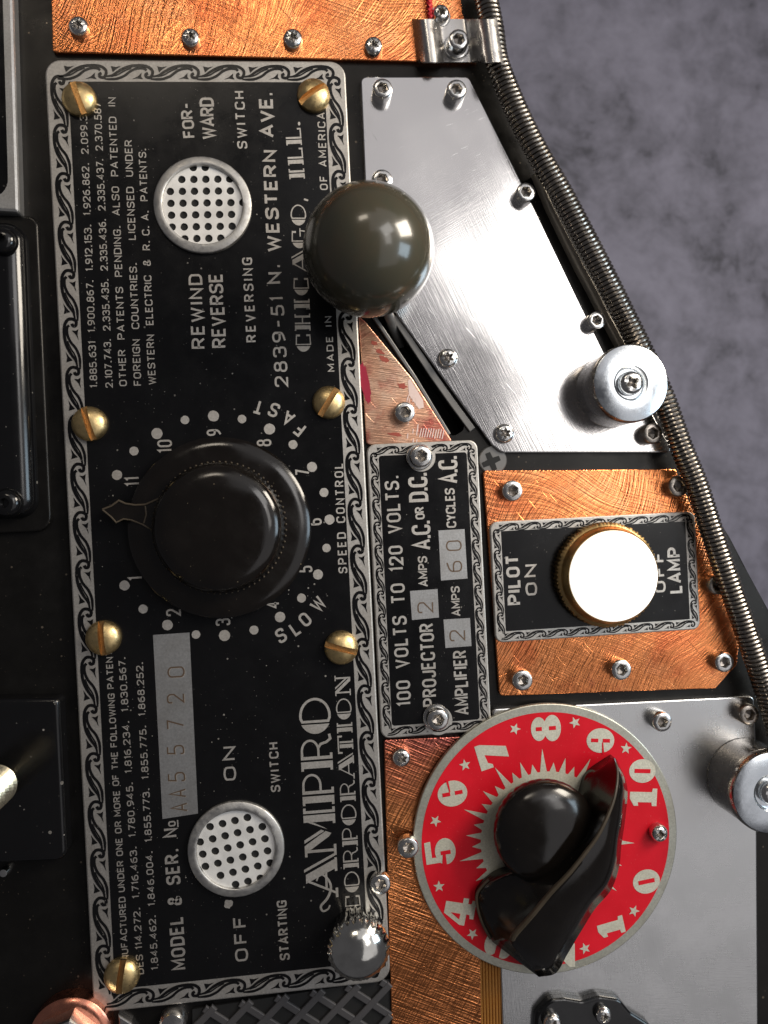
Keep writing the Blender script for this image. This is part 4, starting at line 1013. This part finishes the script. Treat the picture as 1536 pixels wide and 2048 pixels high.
# black box with rounded edge
def box(name, label, pts, zt, m, bev, r=.1):
    l = fillet(px2(pts, zt), r, 6); V, Fc = prism(l, .003, zt, bev, steps=6); t = thing(name, label, 'cover', centre(l, 0)); link('cover_shell', V, Fc, m, t, smooth=True); return t
b1 = box('black_cover', 'glossy black cover with a bright rounded edge, upper left, holding two black screws', [(-300, 432), (44, 436), (68, 1035), (-300, 1052)], .45, 'gloss_black', .32, [0, .36, .36, 0])
V, Fc = prism(fillet(px2([(-300, 428), (76, 432), (104, 1062), (-300, 1082)], .1), [0, .2, .3, 0]), .003, .12, .05, steps=4); link('cover_flange', V, Fc, 'panel', b1)
b2 = box('black_cover', 'glossy black cover at the lower left beside a threaded stud', [(-300, 1402), (118, 1396), (134, 1722), (-300, 1740)], .40, 'gloss_black', .10, [0, .12, .2, 0])
def button(px_, py_, rpx, zb, label):
    zt = zb + .22; p = U(px_, py_, zt - .1); r = rpx * K(px_, py_, zt)
    t = thing('black_button_screw', label, 'screw', (p.x, p.y, zb), 'black button screws')
    hol = None
    V, Fc = lathe(p.x, p.y, [(r, zb), (r, zb + .03), (r * .93, zb + .12), (r * .75, zb + .18), (r * .5, zb + .21), (r * .32, zb + .215), (r * .26, zb + .10), (r * .01, zb + .10)], 40); link('head', V, Fc, 'gloss_black', t, smooth=True)
button(4, 480, 28, .455, 'black dome screw at the left edge near the top of the upper cover')
button(12, 1006, 30, .455, 'black dome screw near the bottom of the upper left cover')
# threaded stud
ts = thing('threaded_stud', 'bright threaded stud end cut off by the left edge', 'stud', U(-6, 1566, .4))
p = U(-4, 1566, .4); V, Fc = lathe(p.x, p.y, [(.38 if i % 2 else .27, .40 + .10 * i) for i in range(22)] + [(.02, 2.4)], 40); link('thread', V, Fc, 'stud', ts)
p = U(2, 1752, .3); V, Fc = lathe(p.x, p.y, [(.10, .003), (.10, .12), (.07, .19), (.01, .21)], 20); tag(link('rivet', V, Fc, 'screw', None, (p.x, p.y, 0), smooth=True), 'tiny bright rivet at the left edge below the lower cover', 'rivet')
# copper washer with chrome hex nut, bottom left
p = U(140, 2078, .35); HN = thing('hex_bolt', 'chrome hex bolt on a copper washer at the bottom edge', 'bolt', (p.x, p.y, 0))
V, Fc = lathe(p.x, p.y, [(.76, .003), (.76, .32), (.70, .38), (.62, .40), (.3, .40)], 64); link('copper_washer', V, Fc, 'copper_ring', HN, smooth=True)
V, Fc = prism(circle(p.x, p.y, .62, 6, .3), .40, .78, .06); link('hex_head', V, Fc, 'chrome', HN)
for x, y, r, lab in ((345, 2048, 26, 'bright round nut end at the bottom edge below the nameplate border'), (262, 2062, 32, 'small pale metal tab at the bottom edge beside the copper washer')):
    p = U(x, y, .2); V, Fc = (lathe(p.x, p.y, [(r * .01, .003), (r * .01, .2), (r * .008, .27), (r * .003, .30)], 28) if x > 300 else prism(px2([(236, 2030), (262, 2046), (300, 2100), (240, 2100)], .12), .003, .12, .03))
    tag(link('nut' if x > 300 else 'metal_tab', V, Fc, 'chrome', None, (p.x, p.y, 0), smooth=x > 300), lab, 'nut' if x > 300 else 'tab')
# diamond mesh grille
GR = thing('mesh_grille', 'black grille with pale diamond lattice below the large nameplate', 'grille', U(640, 2050, 0))
gl = ccw(px2([(385, 2018), (780, 1958), (784, 2200), (385, 2200)], .04)); V, Fc = prism(gl, .003, .05, 0); link('backing', V, Fc, 'hole', GR)
V = []; Fc = []
def clip_seg(a, b, poly):
    t0, t1 = 0, 1; d = b - a
    for i in range(len(poly)):
        p = Vector(poly[i]); q = Vector(poly[(i + 1) % len(poly)]); e = q - p; nrm = Vector((-e.y, e.x))
        den = nrm.dot(d); num = nrm.dot(a - p)
        if abs(den) < 1e-9:
            if num < 0: return None
            continue
        t = -num / den
        if den > 0: t0 = max(t0, t)
        else: t1 = min(t1, t)
    return (a + d * t0, a + d * t1) if t0 < t1 - 1e-4 else None
cg = Vector(U(640, 2050, .05)[:2]); kz = 0
for fam, ang in ((0, math.radians(-38)), (1, math.radians(42))):
    d = Vector((math.cos(ang), math.sin(ang))); nrm = Vector((-d.y, d.x))
    for i in range(-9, 10):
        s_ = clip_seg(cg + nrm * (i * .45) - d * 9, cg + nrm * (i * .45) + d * 9, gl)
        if s_:
            v2, f2 = ribbon(s_, .14, 0); n = len(v2); v2, f2 = prism([v2[j] for j in range(0, n, 2)] + [v2[j] for j in range(n - 1, 0, -2)], .052, .10 + .012 * fam, .02)
            link('lattice_bar', v2, f2, 'grille', GR)
# ribbon of amber wires
RW = thing('ribbon_cable', 'flat cable of parallel amber wires at the bottom, between copper and steel plate', 'cable', U(985, 2000, 0))
for i in range(8):
    x = 961 + i * 6.1
    V, Fc = tube([U(x - 1.5, 1800, .06), U(x, 1950, .06), U(x + 3.0, 2080, .06), U(x + 5, 2200, .06)], .030, 8); link('wire', V, Fc, 'copper_wire', RW, smooth=True)
# black scalloped plate bottom right
SB = thing('black_bracket', 'black scalloped bracket with bright screws at the bottom edge', 'bracket', U(1180, 2050, ZS))
l = fillet(px2([(1068, 2100), (1072, 2030), (1100, 2000), (1130, 1998), (1165, 2004), (1200, 1994), (1240, 2000), (1262, 2026), (1300, 2050), (1330, 2100)], .3), .25, 5)
V, Fc = prism(l, ZS + .004, .30, .06, steps=4); link('sheet', V, Fc, 'gloss_black', SB)

# ================================================================== SCREWS
for a in [(155, 48, 20, 'star drive screw in the lower left corner of the top copper plate'),
          (380, 71, 19, 'star drive screw second from the left along the top copper plate'),
          (586, 73, 20, 'star drive screw third from the left along the top copper plate'),
          (748, 88, 19, 'star drive screw just left of the saddle clamp on copper')]:
    screw('pan', *a[:3], ZC, .17, a[3])
screw('pan', 883, 22, 18, ZC, .22, 'star drive screw beside the red thread above the clamp', washer=True)
screw('pan', 897, 715, 20, ZS, .16, 'star drive screw on the steel plate just right of the slot')
screw('pan', 1011, 866, 20, ZS, .16, 'star drive screw in the lower left corner of the glaring steel plate')
screw('pan', 804, 1518, 19, .095, .17, 'star drive screw on the tarnished top of the tall copper plate')
screw('phil', 1322, 1670, 18, ZD + .006, .20, 'cross head screw through the red dial between 10 and 0')
screw('pan', 1210, 2036, 17, .305, .16, 'star drive screw on the black bracket at the bottom edge')
screw('phil', 1108, 2052, 19, .305, .18, 'cross head screw cut off by the bottom edge, leftmost on the black bracket')
for x, y, r, lab in [(766, 175, 20, 'hex socket screw in the top left corner of the glaring steel plate'),
                     (914, 177, 20, 'hex socket screw in the top right corner of the glaring steel plate'),
                     (765, 358, 21, 'hex socket screw half hidden behind the top of the ball knob'),
                     (1053, 384, 20, 'hex socket screw on the slanted edge of the steel plate near the spring'),
                     (1194, 641, 19, 'hex socket screw on the steel plate just above the standoff post')]:
    screw('socket', x, y, r, ZS, .27, lab)
screw('socket', 1306, 866, 21, ZS, .27, 'shaded hex socket screw under the spring below the standoff post', dark=True)
screw('socket', 810, 824, 21, .095, .26, 'hex socket screw on the triangular copper plate')
screw('socket', 842, 912, 22, Z2 + .01, .26, 'hex socket screw at the top of the voltage nameplate', washer=True)
screw('socket', 876, 1440, 22, Z2 + .01, .26, 'hex socket screw at the bottom of the voltage nameplate', washer=True)
for x, y, r, lab, dk in [(1026, 981, 21, 'hex socket screw above the left end of the pilot nameplate', False), (1046, 1361, 21, 'hex socket screw below the left end of the pilot nameplate', False),
                     (1244, 1340, 21, 'hex socket screw below the middle of the pilot nameplate', False), (1450, 1325, 20, 'hex socket screw in the lower right corner of the pilot copper plate', False),
                     (1358, 972, 21, 'shaded hex socket screw at the top of the pilot copper plate against the spring', True), (1436, 1170, 20, 'hex socket screw almost hidden under the spring beside LAMP', True)]:
    screw('socket', x, y, r, ZC, .24, lab, dark=dk)
screw('socket', 1326, 1444, 20, ZS, .27, 'hex socket screw on the satin steel plate above right of the dial')
screw('socket', 1500, 1430, 21, ZS, .27, 'shaded hex socket screw in the top right corner of the satin steel plate', dark=True)
screw('socket', 817, 1697, 21, ZD + .005, .22, 'hex socket screw overlapping the left rim of the red dial')
screw('socket', 761, 1770, 21, Z1 + .01, .20, 'hex socket screw on the nameplate border above the thumb screw')
screw('socket', 918, 77, 21, .15, .30, 'hex socket screw in the middle of the saddle clamp', washer=True)
for x, y, r, ang, lab in [(154, 190, 34, 17, 'brass slotted screw in the top left corner of the large nameplate'),
                          (627, 183, 33, -58, 'brass slotted screw in the top right corner of the large nameplate'),
                          (175, 846, 35, 14, 'brass slotted screw on the left border level with the top of the speed scale'),
                          (658, 803, 33, -35, 'brass slotted screw at the right border next to FAST'),
                          (203, 1278, 35, 2, 'brass slotted screw on the left border level with the bottom of the speed scale'),
                          (683, 1298, 34, 72, 'brass slotted screw at the right border just above CORPORATION'),
                          (240, 1960, 35, -10, 'brass slotted screw in the bottom left corner of the large nameplate')]:
    screw('brass', x, y, r, Z1 + .006, .34, lab, rot=math.radians(ang))
# grey flat cross-head screw half covered by the copper plate
p = U(986, 920, .04); FS = thing('flat_cross_screw', 'flat grey cross head screw partly covered by copper and voltage plates', 'screw', (p.x, p.y, 0))
V, Fc = lathe(p.x, p.y, [(.29, .003), (.29, .025), (.27, .045), (.01, .05)], 40); link('head', V, Fc, 'gunmetal', FS, smooth=True)
k = .19; cr = [(-.05, -k), (.05, -k), (.06, -.06), (k, -.05), (k, .05), (.06, .06), (.05, k), (-.05, k), (-.06, .06), (-k, .05), (-k, -.05), (-.06, -.06)]
rot = Matrix.Rotation(.35, 2); V, Fc = sheet([[tuple(Vector((p.x - .04, p.y - .03)) + rot @ Vector(q)) for q in cr]], .055); link('cross_recess', V, Fc, 'hole', FS)
print('objects', len(bpy.data.objects), 'tris', sum(len(o.data.polygons) for o in bpy.data.objects if o.type == 'MESH'))
